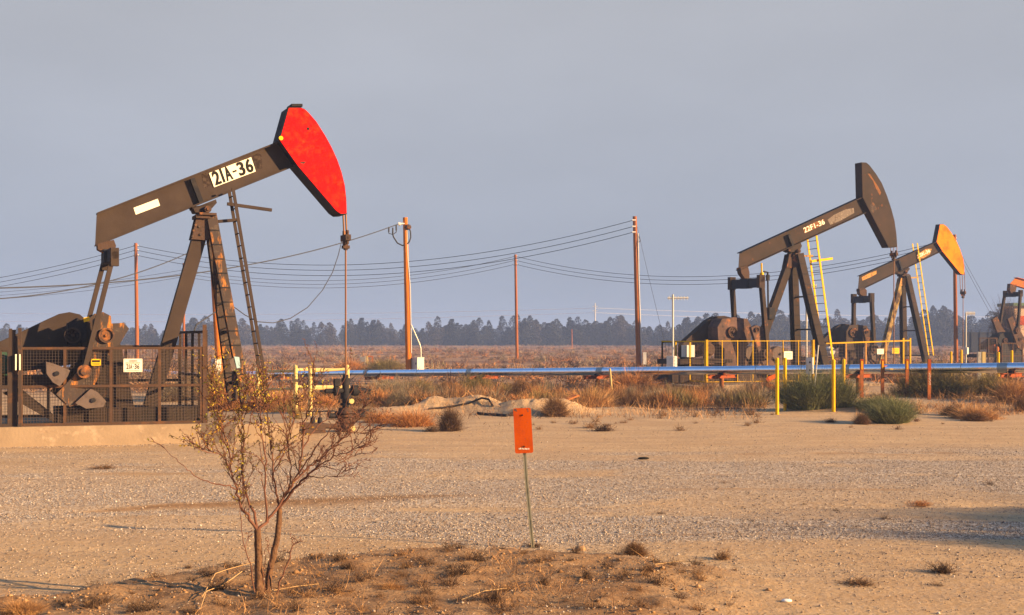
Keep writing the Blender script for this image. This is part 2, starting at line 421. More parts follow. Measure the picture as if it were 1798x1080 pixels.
def damp_w(x, y):
    wob_ = .12 * (fbm(x * .9, x * 0 + 2, 111, 3) - .5)
    yc = np.interp(x, [-6.4, -4.6, -2.9, -1.4, .5], [14.2, 15.15, 15.5, 15.9, 16.2]) + wob_
    wd = np.interp(x, [-6.4, -4.6, -3.2, -1.6, .2], [.07, .16, .34, .3, .05])
    d = np.exp(-((y - yc) / wd) ** 2) * sstep(-7.2, -4.4, x) * sstep(.3, -1.4, x)
    for (x0, x1, y0_, sl_, wd_, k) in ((-3.0, -.2, 13.1, .02, .05, .7), (.9, 3.6, 12.75, .03, .07, .6), (1.6, 7.5, 16.6, .02, .07, .7), (-7, -4, 18.6, .04, .12, .5), (2.2, 4.2, 13.5, .0, .12, .5), (4.0, 9.0, 21.8, .06, .22, .6)):
        d = d + k * np.exp(-((y - (y0_ + sl_ * (x - x0) + wob_)) / wd_) ** 2) * sstep(x0, x0 + .6, x) * sstep(x1, x1 - .6, x) * sstep(.3, .55, fbm(x * 2, y * 4, 113, 2))
    return np.clip(d, 0, 1)
def gravel_w(x, y):
    b = sstep(12.0, 13.2, y + .25 * (fbm(x * .4, y * .4, 81, 2) - .5) * 4) * sstep(23.5, 20, y - .06 * x)
    n = fbm(x * .22, y * .75, 91, 4)
    # sandy wheel strips between the gravel
    st = np.exp(-((y - (15.3 + .055 * x + .25 * np.sin(x * .5))) / .5) ** 2) * sstep(3.5, -1, x) + .8 * np.exp(-((y - (18.3 + .12 * x)) / .7) ** 2) * sstep(-2, 4, x)
    w = b * (.25 + 1.2 * sstep(.4, .55, n) + .5 * np.exp(-((y - 17.4 - .12 * x) / 1.6) ** 2)) - 1.0 * st - damp_w(x, y) - .75 * sstep(3, 9, x) * sstep(17, 13, y)
    return np.clip(w, 0, 1) * (1 - bank_w(x, y))
gm = bpy.data.materials.new('desert_ground'); gm.use_nodes = True
g = gm.node_tree; gb = g.nodes['Principled BSDF']; gb.inputs['Roughness'].default_value = .95; gb.inputs['Specular IOR Level'].default_value = .15
gt = g.nodes.new('ShaderNodeTexCoord')
def gnoise(scale, detail=6, sc=(1, 1, 1), rough=.6):
    m_ = g.nodes.new('ShaderNodeMapping'); m_.inputs['Scale'].default_value = sc; g.links.new(gt.outputs['Object'], m_.inputs[0])
    n_ = g.nodes.new('ShaderNodeTexNoise'); n_.inputs['Scale'].default_value = scale; n_.inputs['Detail'].default_value = detail; n_.inputs['Roughness'].default_value = rough
    g.links.new(m_.outputs[0], n_.inputs[0]); return n_.outputs[0]
def grange(s, lo, hi, a=0, b=1):
    r = g.nodes.new('ShaderNodeMapRange'); r.inputs[1].default_value = lo; r.inputs[2].default_value = hi; r.inputs[3].default_value = a; r.inputs[4].default_value = b
    g.links.new(s, r.inputs[0]); return r.outputs[0]
def gmix(f, a, b):
    k = g.nodes.new('ShaderNodeMix'); k.data_type = 'RGBA'
    if isinstance(f, float): k.inputs[0].default_value = f
    else: g.links.new(f, k.inputs[0])
    for i, c in ((6, a), (7, b)):
        if isinstance(c, tuple): k.inputs[i].default_value = (*c, 1)
        else: g.links.new(c, k.inputs[i])
    return k.outputs[2]
def gattr(n):
    a = g.nodes.new('ShaderNodeAttribute'); a.attribute_name = n; return a.outputs['Fac']
def gmul(a, b):
    k = g.nodes.new('ShaderNodeMath'); k.operation = 'MULTIPLY'; g.links.new(a, k.inputs[0])
    if isinstance(b, float): k.inputs[1].default_value = b
    else: g.links.new(b, k.inputs[1])
    return k.outputs[0]
sand = gmix(grange(gnoise(.9, 8, (.45, 1.6, 1)), .35, .68), (.425, .257, .108), (.565, .375, .182))
sand = gmix(grange(gnoise(22, 4), .5, .72), sand, (.38, .26, .16))
sand = gmix(grange(gnoise(5, 6, (.3, 1.4, 1)), .58, .74), sand, (.34, .225, .13))
vor = g.nodes.new('ShaderNodeTexVoronoi'); vor.inputs['Scale'].default_value = 42
g.links.new(gt.outputs['Object'], vor.inputs[0])
vs_ = g.nodes.new('ShaderNodeSeparateColor'); g.links.new(vor.outputs['Color'], vs_.inputs[0])
vr = g.nodes.new('ShaderNodeValToRGB'); g.links.new(vs_.outputs[0], vr.inputs[0])
vr.color_ramp.elements[0].color = (.17, .13, .095, 1); vr.color_ramp.elements[1].color = (.68, .6, .5, 1)
el = vr.color_ramp.elements.new(.35); el.color = (.38, .305, .23, 1)
el = vr.color_ramp.elements.new(.8); el.color = (.5, .42, .33, 1)
sand = gmix(grange(gnoise(1.0, 7, (.16, 3.2, 1), .68), .5, .72, 0, .8), sand, (.36, .235, .135))
sand = gmix(.22, sand, vr.outputs[0])
grav = gmix(.92, sand, vr.outputs[0])
soil = gmix(grange(gnoise(2.6, 9, (1, 1, 1), .7), .36, .64), (.215, .115, .052), (.39, .24, .12))
soil = gmix(grange(gnoise(16, 5), .55, .72), soil, (.15, .08, .037))
soil = gmix(grange(gnoise(1.1, 6), .58, .72), soil, (.46, .3, .16))
far = gmix(grange(gnoise(.08, 8, (.14, 1.3, 1), .66), .42, .58), (.17, .092, .055), (.37, .225, .125))
far = gmix(grange(gnoise(.35, 6, (.3, 1, 1)), .55, .7), far, (.12, .075, .055))
c_ = gmix(gmul(gattr('gravel'), grange(gnoise(3.0, 4), .2, .45)), sand, grav)
c_ = gmix(gattr('damp'), c_, gmix(grange(gnoise(7, 5), .4, .65), (.23, .13, .06), (.34, .2, .1)))
c_ = gmix(gattr('soil'), c_, soil)
c_ = gmix(gattr('far'), c_, far)
g.links.new(c_, gb.inputs['Base Color'])
bp = g.nodes.new('ShaderNodeBump'); bp.inputs['Strength'].default_value = .8; bp.inputs['Distance'].default_value = .04
hsum = g.nodes.new('ShaderNodeMath'); hsum.operation = 'ADD'
g.links.new(gnoise(9, 9, (1, 1, 1), .72), hsum.inputs[0]); g.links.new(gmul(gattr('gravel'), vs_.outputs[0]), hsum.inputs[1])
g.links.new(hsum.outputs[0], bp.inputs['Height']); g.links.new(bp.outputs[0], gb.inputs['Normal'])
ground = mesh_np('ground', np.stack([XX, YY, ZZ], -1).reshape(-1, 3), Q, gm, smooth=True,
                 attrs={'gravel': gravel_w(XX, YY).ravel(), 'soil': bank_w(XX, YY).ravel(), 'damp': damp_w(XX, YY).ravel(), 'far': sstep(36, 60, YY + 6 * (fbm(XX * .1, YY * .1, 3, 2) - .5)).ravel()})
tag(ground, None, kind='structure')

# loose gravel: real little stones lying on the track
def gravel():
    n = 950000
    Y = 10.5 + 18.5 * RNG.random(n) ** 1.3; X = (RNG.random(n) - .5) * 1.06 * Y
    w = gravel_w(X, Y)
    keep = RNG.random(n) < (.09 + .91 * w) * .45 * (1 - .95 * bank_w(X, Y))
    X, Y = X[keep], Y[keep]
    n2 = 6000
    Yb = 8.6 + 3.4 * RNG.random(n2); Xb = (RNG.random(n2) - .5) * 1.1 * Yb
    X = np.concatenate([X, Xb]); Y = np.concatenate([Y, Yb]); n = len(X)
    t3 = RNG.random(5000); c0 = fp1.world(fp1.P(-40, 781, 0)); c1 = fp1.world(fp1.P(500, 772, 0))
    X = np.concatenate([X, c0.x + (c1.x - c0.x) * t3 + RNG.normal(size=5000) * .05]); Y = np.concatenate([Y, c0.y + (c1.y - c0.y) * t3 - .12 - np.abs(RNG.normal(size=5000)) * .22]); n = len(X)
    r = np.clip(RNG.lognormal(math.log(.0056), .42, n), .003, .019)
    base = np.array([(1, 0, 0), (0, 1, 0), (-1, 0, 0), (0, -1, 0), (0, 0, .8), (0, 0, -.5)], float)
    V = base[None] * (1 + .5 * (RNG.random((n, 6, 1)) - .5)) * r[:, None, None]
    a = RNG.random(n) * 6.28; ca, sa = np.cos(a), np.sin(a)
    vx = V[..., 0] * ca[:, None] - V[..., 1] * sa[:, None]; vy = V[..., 0] * sa[:, None] + V[..., 1] * ca[:, None]
    V = np.stack([vx + X[:, None], vy + Y[:, None], V[..., 2] + (gz(X, Y) + r * .25)[:, None]], -1)
    f = np.array([(0, 1, 4), (1, 2, 4), (2, 3, 4), (3, 0, 4), (1, 0, 5), (2, 1, 5), (3, 2, 5), (0, 3, 5)])
    Qf = (f[None] + (np.arange(n) * 6)[:, None, None]).reshape(-1, 3)
    m = bpy.data.materials.new('loose_stones'); m.use_nodes = True
    k = m.node_tree; b = k.nodes['Principled BSDF']; b.inputs['Roughness'].default_value = .85
    A = k.nodes.new('ShaderNodeAttribute'); A.attribute_name = 'tone'
    R = k.nodes.new('ShaderNodeValToRGB'); k.links.new(A.outputs['Fac'], R.inputs[0]); k.links.new(R.outputs[0], b.inputs['Base Color'])
    R.color_ramp.elements[0].color = (.09, .07, .055, 1); R.color_ramp.elements[1].color = (.66, .57, .46, 1)
    q = R.color_ramp.elements.new(.45); q.color = (.28, .2, .14, 1)
    q = R.color_ramp.elements.new(.85); q.color = (.44, .345, .25, 1)
    o = mesh_np('gravel', V.reshape(-1, 3), Qf, m, attrs={'tone': np.repeat(RNG.random(n), 6)})
    tag(o, 'loose pale and dark gravel scattered over the dirt track', 'gravel', kind='stuff')

# ------------------------------------------------------------------ vegetation tools
def ribbons(base, dirs, length, width, bend, seg=3, droop=0.0, taper=True):
    """thin curved stems: base (n,3), dirs (n,3) unit; returns verts, quads"""
    n = len(base)
    side = np.cross(dirs, RNG.normal(size=(n, 3))); side /= np.linalg.norm(side, axis=1, keepdims=True) + 1e-9
    bd = RNG.normal(size=(n, 3)) * bend
    V = []
    for k in range(seg + 1):
        t = k / seg
        p = base + dirs * (length * t)[:, None] + bd * ((length * t * t)[:, None]) + np.array([0, 0, -droop]) * ((length * t * t)[:, None])
        w = (width * ((1 - .85 * t) if taper else 1))[:, None] * side * .5
        V += [p - w, p + w]
    V = np.stack(V, 1)                                   # n, 2(seg+1), 3
    q = np.array([(2 * k, 2 * k + 1, 2 * k + 3, 2 * k + 2) for k in range(seg)])
    Q = (q[None] + (np.arange(n) * 2 * (seg + 1))[:, None, None]).reshape(-1, 4)
    return V.reshape(-1, 3), Q
def dirs_cone(n, lo, hi):
    az = RNG.random(n) * 2 * math.pi; el = lo + (hi - lo) * RNG.random(n)
    return np.stack([np.cos(el) * np.cos(az), np.cos(el) * np.sin(az), np.sin(el)], 1)
def merge(parts):
    V, Q, o = [], [], 0
    for v, q in parts: V.append(v); Q.append(q + o); o += len(v)
    return np.concatenate(V), np.concatenate(Q)
def shrub_geo(kind):
    """a shrub one unit wide and one unit tall"""
    if kind == 'green':                     # upright broom-like bush of fine stems in several clumps
        n = 4200
        nc = 16; cc = RNG.normal(size=(nc, 2)) * .19; k = RNG.integers(0, nc, n)
        base = np.zeros((n, 3)); base[:, :2] = cc[k] + RNG.normal(size=(n, 2)) * .05
        out = base[:, :2] * 1.5
        d = np.concatenate([out + RNG.normal(size=(n, 2)) * .3, np.ones((n, 1))], 1); d /= np.linalg.norm(d, axis=1, keepdims=True)
        rad = np.linalg.norm(base[:, :2], axis=1)
        ln = (.95 - .8 * rad ** 1.3) * (.5 + .5 * RNG.random(n)) * (0.8 + .4 * RNG.random(nc)[k])
        a = ribbons(base, d, ln, np.full(n, .009), .2)
        m = 8000; i = RNG.integers(0, n, m)
        b2 = base[i] + d[i] * (ln[i] * (.35 + .6 * RNG.random(m)))[:, None]
        d2 = d[i] * .8 + RNG.normal(size=(m, 3)) * .6; d2 /= np.linalg.norm(d2, axis=1, keepdims=True)
        return merge([a, ribbons(b2, d2, .03 + .1 * RNG.random(m), np.full(m, .009), .2, 2)])
    if kind == 'tumble':                    # rounded tangle of curved twigs
        n = 2600
        d = dirs_cone(n, .05, 1.5); base = np.zeros((n, 3)); base[:, :2] = RNG.normal(size=(n, 2)) * .05
        ln = .42 * (.55 + .6 * RNG.random(n))
        a = ribbons(base, d, ln, np.full(n, .008), .35, 4)
        m = 4600; i = RNG.integers(0, n, m)
        b2 = base[i] + d[i] * (ln[i] * (.4 + .6 * RNG.random(m)))[:, None]
        d2 = d[i] * .5 + RNG.normal(size=(m, 3)) * .6; d2 /= np.linalg.norm(d2, axis=1, keepdims=True)
        v, q = merge([a, ribbons(b2, d2, .06 + .12 * RNG.random(m), np.full(m, .006), .3, 2)])
        v[:, 2] = np.maximum(v[:, 2], -.02) * 1.75; return v, q
    if kind == 'straw':                     # tussock of dry grass
        n = 3000
        base = np.zeros((n, 3)); base[:, :2] = RNG.normal(size=(n, 2)) * .2
        d = np.concatenate([base[:, :2] * .9 + RNG.normal(size=(n, 2)) * .28, np.ones((n, 1))], 1); d /= np.linalg.norm(d, axis=1, keepdims=True)
        ln = (.3 + .65 * RNG.random(n)) * np.exp(-(np.linalg.norm(base[:, :2], axis=1) / .42) ** 2)
        return ribbons(base, d, ln, np.full(n, .0095), .22, 3, .12)
    if kind == 'weed':                      # low dead weed with stiff side twigs
        n = 150
        d = dirs_cone(n, .1, 1.2); base = np.zeros((n, 3)); base[:, :2] = RNG.normal(size=(n, 2)) * .12
        ln = .5 * (.4 + .6 * RNG.random(n))
        a = ribbons(base, d, ln, np.full(n, .02), .3, 3)
        m = 520; i = RNG.integers(0, n, m)
        b2 = base[i] + d[i] * (ln[i] * (.3 + .7 * RNG.random(m)))[:, None]
        d2 = d[i] * .4 + RNG.normal(size=(m, 3)) * .7; d2 /= np.linalg.norm(d2, axis=1, keepdims=True)
        v, q = merge([a, ribbons(b2, d2, .05 + .1 * RNG.random(m), np.full(m, .016), .25, 2)])
        v[:, 2] = np.maximum(v[:, 2], -.01) * 1.6; return v, q
_SH = {}
def shrub(kind, mk, px, py, wpx, hpx, label, cat='shrub', name='desert_shrub', deep=None, rot=None, group=None, var=0):
    """one shrub standing at photo point (px, py), wpx wide and hpx tall there"""
    key = (kind, mk, var)
    if key not in _SH:
        v, q = shrub_geo(kind); o = mesh_np(name, v, q, M[mk]); _SH[key] = o.data; bpy.data.objects.remove(o)
    D = Dgz(px, py); x = (px - CX) / F * D
    o = bpy.data.objects.new(name, _SH[key]); COL.objects.link(o)
    o.location = (x, D, gz1(x, D) - .01); w, h = wpx * D / F, hpx * D / F * {'green': 1.08, 'weed': 1.5, 'tumble': 1.15, 'straw': 1.1}.get(kind, 1)
    o.scale = (w, (deep or .8) * w, h); o.rotation_euler = (0, 0, random.uniform(-.5, .5) if rot is None else rot)
    return tag(o, label, cat, group)

# ------------------------------------------------------------------ pumpjacks
TH = .45
def ladder_mb(a, b, w, rungs, side=(0, 1, 0), rw=.05, rt=.03):
    """a, b: near rail top and bottom; far rail w further along side"""
    a, b = Vector(a), Vector(b); s = Vector(side) * w
    r = MB().bar(a, b, rt, rw, side).bar(a + s, b + s, rt, rw, side)
    q = []
    for i in range(rungs):
        t = (i + .6) / rungs; p = a.lerp(b, t)
        q.append(MB().cyl(p, p + s, .014, n=6))
    return r, q

def pumpjack(fr, sp, label):
    P, poly = fr.P, fr.poly
    root = thing('pumpjack', label, 'pumpjack', fr.o, fr.th, 'pumpjacks in the oil field')
    st = M[sp.get('paint', 'steel')]
    bw, ht = sp['bw'], sp['ht']
    # ---- walking beam
    q = [Vector((x, 0, z)) for x, z in poly(sp['beam'], -bw / 2)]          # tl, bl, br, tr
    tl, bl, br, tr = q
    dn = (bl - tl).normalized(); dnr = (br - tr).normalized(); ft = .035
    b = MB()
    xz = lambda *ps: [(p.x, p.z) for p in ps]
    b.prism(xz(tl, tl + dn * ft, tr + dnr * ft, tr), -bw / 2, bw / 2)
    b.prism(xz(bl - dn * ft, bl, br, br - dnr * ft), -bw / 2, bw / 2)
    b.prism(xz(tl + dn * ft, bl - dn * ft, br - dnr * ft, tr + dnr * ft), -.012, .012)
    beam = b.build('walking_beam', M[sp.get('beam_paint', sp.get('paint', 'steel'))], root)
    for (p, w) in sp.get('stiff', []):                                     # upright stiffeners between the flanges
        (x0, z0), (x1, z1) = poly(p, -bw / 2)
        m = MB()
        for s in (-1, 1): m.bar((x0, s * (bw / 4 + .004), z0), (x1, s * (bw / 4 + .004), z1), bw / 2 - .02, w)
        m.build('stiffener', M['black'], beam)
    for (p, mk) in sp.get('patch', []): MB().prism(poly(p, -.0145), -.0155, -.0125).build('paint_patch', M[mk], beam)
    if 'plate' in sp:
        p = poly(sp['plate'], -.03); MB().prism(p, -.034, -.026).build('nameplate', M['plate'], beam)
    if 'text' in sp:
        txt, c, mk, yl = sp['text']; c3 = [P(*a, yl) for a in c]
        if 'plate' in sp: text_chars(txt, M[mk], beam, c3)
        else: text_part(txt, M[mk], beam, c3, bold=sp.get('bold', 0))
    # ---- horse head
    hp = poly(sp['head'], -ht / 2)
    hd = MB().prism(hp, -ht / 2, ht / 2).build('horse_head', M['black'] if sp.get('panel') else M[sp['head_paint']], root)
    cxh = sum(p[0] for p in hp) / len(hp); czh = sum(p[1] for p in hp) / len(hp)
    ins = [(cxh + (x - cxh) * .98, czh + (z - czh) * .985) for x, z in hp]
    for s in (-1, 1):
        y = s * (ht / 2 + .006)
        MB().prism(ins if sp.get('panel') else [(cxh + (x - cxh) * .985, czh + (z - czh) * .985) for x, z in hp], y - .006, y + .006).build('side_panel', M[sp['head_paint']], hd)
    ycl = -ht / 2 - .0125
    for (c, r, mk) in sp.get('head_dots', []):
        p = P(*c, ycl); MB().cyl(p, p + Vector((0, -.006, 0)), r, n=16).build('hole' if mk == 'ink' else 'badge', M[mk], hd)
    for (pp, mk) in sp.get('head_patch', []): MB().prism(poly(pp, ycl), ycl - .003, ycl).build('rust_streak', M[mk], hd)
    if 'head_cap' in sp:
        a, c = P(*sp['head_cap'][0], 0), P(*sp['head_cap'][1], 0); MB().bar(a, c, ht * .7, .06).build('top_lug', M['black'], hd)
    # ---- bridle, carrier bar, polished rod
    m0, m1 = sp['bridle']; a, c = P(*m0, 0), P(*m1, 0); n = sp.get('strands', 2)
    for i in range(n):
        y = (i - (n - 1) / 2) * .2; MB().cyl((a.x - .03, y, a.z + .1), (c.x, y, c.z), sp.get('cr', .012), n=6).build('bridle_cable', M['rodsteel'], root)
    cb = MB(); t_, b_ = P(*sp['carrier'][0], 0), P(*sp['carrier'][1], 0); k = (t_.z - b_.z); x = (t_.x + b_.x) / 2
    cb.box((x, 0, t_.z - k * .38), (.13, .42, k * .3)).cyl((x, 0, t_.z - k * .5), (x, 0, b_.z), .055, n=10)
    for s in (-1, 1): cb.cyl((x, s * .13, t_.z), (x, s * .13, t_.z - k * .72), .04, n=8)
    cb.box((x, 0, b_.z + k * .15), (.16, .14, k * .16))
    cb.build('carrier_bar', M['rusty'], root)
    rb = P(*sp['rod'], 0); MB().cyl((x, 0, b_.z), (x, 0, rb.z), .022, n=8).build('polished_rod', M['rodsteel'], root)
    # ---- samson post
    lw = sp['legw']
    m = MB(); a, c = P(*sp['rear'][0], 0), P(*sp['rear'][1], 0)
    m.bar(a, c, sp.get('rearf', .2), lw)
    m.build('rear_leg', M[sp.get('rear_paint', sp.get('paint', 'steel'))], root)
    t, bt = P(*sp['front'][0], -sp['ty']), P(*sp['front'][1], -sp['sy'])
    for s in (-1, 1):
        a = Vector((t.x, s * sp['ty'], t.z)); c = Vector((bt.x, s * sp['sy'], bt.z))
        lw = sp.get('flw', sp['legw']); m = MB().ibar(a, c, lw, lw * .9, .022, (1, 0, .2))
        lo = m.build('front_leg', M[sp.get('front_paint', sp.get('paint', 'steel'))], root)
        for i in range(1, sp.get('steps', 9)):
            p = a.lerp(c, i / sp.get('steps', 9)); MB().bar(p + Vector((-lw * .45, -lw * .46, 0)), p + Vector((lw * .45, -lw * .46, 0)), .02, .03).build('step_rung', M['black'], lo)
        for (pp, mk) in sp.get('leg_patch', []) if s < 0 else []:
            MB().prism(poly(pp, -sp['sy'] * .98), -sp['sy'] * .98 - .004, -sp['sy'] * .98).build('paint_patch', M[mk], lo)
    for f in sp.get('brace', (.35, .62, .9)):
        a = t.lerp(bt, f); MB().bar((a.x, -sp['ty'] - (sp['sy'] - sp['ty']) * f, a.z), (a.x, sp['ty'] + (sp['sy'] - sp['ty']) * f, a.z), .06, .07, (1, 0, 0)).build('cross_brace', M['black'], root)
    # gusset between the legs at the top, cap and saddle bearing
    if 'gusset' in sp:
        gq = poly(sp['gusset'], -.16); MB().prism(gq, -.17, -.15).prism(gq, .15, .17).build('gusset_plate', M[sp.get('gusset_paint', 'rusty')], root)
    for pp in sp.get('bolts', []):
        c = P(*pp, -.17); MB().cyl((c.x, -.2, c.z), (c.x, -.165, c.z), .028, n=6).build('bolt', M['leg_rust'], root)
    c = P(*sp['pin'][0], -.2); r = sp['pin'][1]
    m = MB().cyl((c.x, -.3, c.z), (c.x, .3, c.z), r, n=16).cyl((c.x, -.33, c.z), (c.x, .33, c.z), r * .45, n=10)
    m.box((c.x, 0, c.z - r * 1.4), (r * 5, .62, r * .7)).box((c.x - .1, 0, c.z - r * 2.2), (r * 4.2, .5, r * 1.0))
    m.build('centre_bearing', M['rusty'], root)
    sq = poly(sp['saddle'], -.2); MB().prism(sq, -.2, .2).build('saddle', st, root)
    # ---- ladder
    rl, rg = ladder_mb(P(*sp['ladder'][0], -sp['lw'] / 2 + sp.get('ly', 0)), P(*sp['ladder'][1], -sp['lw'] / 2 + sp.get('ly', 0)), sp['lw'], sp['rungs'], rw=sp.get('rw', .07))
    lm = M[sp.get('ladder_paint', 'steel')]
    lad = rl.build('ladder', lm, root); [g_.build('rung', M[sp.get('rung_shade', 'black')], lad) for g_ in rg]  # rungs default to black, their shade put into the colour
    for (u, v_, w, mk) in sp.get('bars', []):
        MB().bar(P(*u, -.1), P(*v_, -.1), w, w).build('bracket', M[mk], root)
    # ---- equaliser, pitman arms
    eh = sp['eh']; pt, pb = P(*sp['pit'][0], -eh), P(*sp['pit'][1], -eh)
    ez = P(*sp['eq'][0], 0); eb = P(*sp['eq'][1], 0); hz = abs(ez.z - eb.z)
    m = MB().box((pt.x, 0, (ez.z + eb.z) / 2), (.16, eh * 2, hz)).box((pt.x, 0, (ez.z + eb.z) / 2), (.28, eh * .5, hz * 1.1))
    m.build('equalizer', M['darkblue'], root)
    ty = poly(sp['tail'], -.14); MB().prism(ty, -.14, .14).build('tail_bearing', M['rusty'], root)
    pw = sp.get('pw', .1)
    for s in (-1, 1):
        a = Vector((pt.x, s * eh, pt.z)); c = Vector((pb.x, s * sp['cy'], pb.z))
        m = MB().ibar(a, c, pw, pw * 1.1, .016, (1, 0, 0)).cyl((a.x, s * (eh - .1), a.z - .1), (a.x, s * (eh + .1), a.z - .1), pw * .85, n=12)
        m.box((a.x, s * eh, a.z - hz * .5), (pw * 1.7, .2, hz * 1.4))
        pm = m.build('pitman_arm', M[sp.get('pit_paint', sp.get('paint', 'steel'))], root)
        r = pw * 1.5
        MB().cyl((c.x, s * (sp['cy'] - .12), c.z), (c.x, s * (sp['cy'] + .07), c.z), r, n=20).cyl((c.x, s * (sp['cy'] + .07), c.z), (c.x, s * (sp['cy'] + .11), c.z), r * .55, n=14).build('wrist_pin_bearing', M['rusty'], pm)
    # ---- cranks with counterweights
    cyp = sp['cy'] - .16
    cp = poly(sp['crank'], -cyp)
    for s in (-1, 1):
        cr_ = MB().prism(cp, s * cyp - .08, s * cyp + .08).build('crank', M[sp.get('crank_paint', 'rusty')], root)
        for wq in sp.get('cw', []):
            w = poly(wq, -cyp); MB().prism(w, s * cyp - .16, s * cyp + .16).build('counterweight', M['cw'], cr_)
            sx_ = sum(a for a, _ in w) / len(w); sz_ = sum(a for _, a in w) / len(w)
            MB().cyl((sx_, s * (cyp + .16), sz_), (sx_, s * (cyp + .2), sz_), .05, n=8).build('clamp_bolt', M['black'], cr_)
        if 'hub' in sp:
            h = P(*sp['hub'][0], -cyp); r = sp['hub'][1]
            MB().ring((h.x, s * (cyp + .08), h.z), (0, s, 0), r, r * .78, .07).cyl((h.x, s * (cyp + .08), h.z), (h.x, s * (cyp + .11), h.z), r * .74, n=20).cyl((h.x, s * (cyp + .11), h.z), (h.x, s * (cyp + .15), h.z), r * .2, n=8).build('crank_hub', M['rusty'], cr_)
    # ---- gear reducer on its stand
    gq = poly(sp['gear'], -.36); gb_ = MB().prism(gq, -.36, .36).build('gear_reducer', M[sp.get('gear_paint', 'rusty')], root)
    for (c, r) in sp.get('covers', []):
        p = P(*c, -.36)
        m = MB().cyl((p.x, -.42, p.z), (p.x, -.36, p.z), r, n=22).ring((p.x, -.42, p.z), (0, -1, 0), r, r * .8, .04)
        for k in range(7): m.cyl((p.x + r * .55 * math.cos(k * .9), -.45, p.z + r * .55 * math.sin(k * .9)), (p.x + r * .55 * math.cos(k * .9), -.42, p.z + r * .55 * math.sin(k * .9)), r * .12, n=6)
        m.cyl((p.x, -.5, p.z), (p.x, -.42, p.z), r * .2, n=8)
        m.build('bearing_cover', M[sp.get('cover_paint', 'rusty')], gb_)
    for pp, y0, y1, mk, nm in sp.get('solids', []): MB().prism(poly(pp, y0), y0, y1).build(nm, M[mk], root)
    gy = sp.get('gy', .3)
    gd = MB().prism(poly(sp['guard'], gy), gy, gy + .34).build('belt_guard', st, root)
    # ---- motor
    if 'motor' in sp:
        p = P(*sp['motor'][0], 0); r = sp['motor'][1]
        m = MB().cyl((p.x, -.45, p.z), (p.x, .25, p.z), r, n=20).cyl((p.x, -.52, p.z), (p.x, -.45, p.z), r * .8, r, n=20)
        for k in range(6): m.cyl((p.x, -.4 + k * .12, p.z), (p.x, -.36 + k * .12, p.z), r * 1.07, n=20)
        m.box((p.x, 0, p.z - r * .95), (r * 1.5, .6, r * .3)).box((p.x + r * .4, -.1, p.z + r * 1.05), (r * .7, .3, r * .5))
        m.build('motor', M[sp.get('motor_paint', 'green')], root)
    return root

def ytop(fr, pxl): return fr.P(pxl[0], pxl[1], 0)

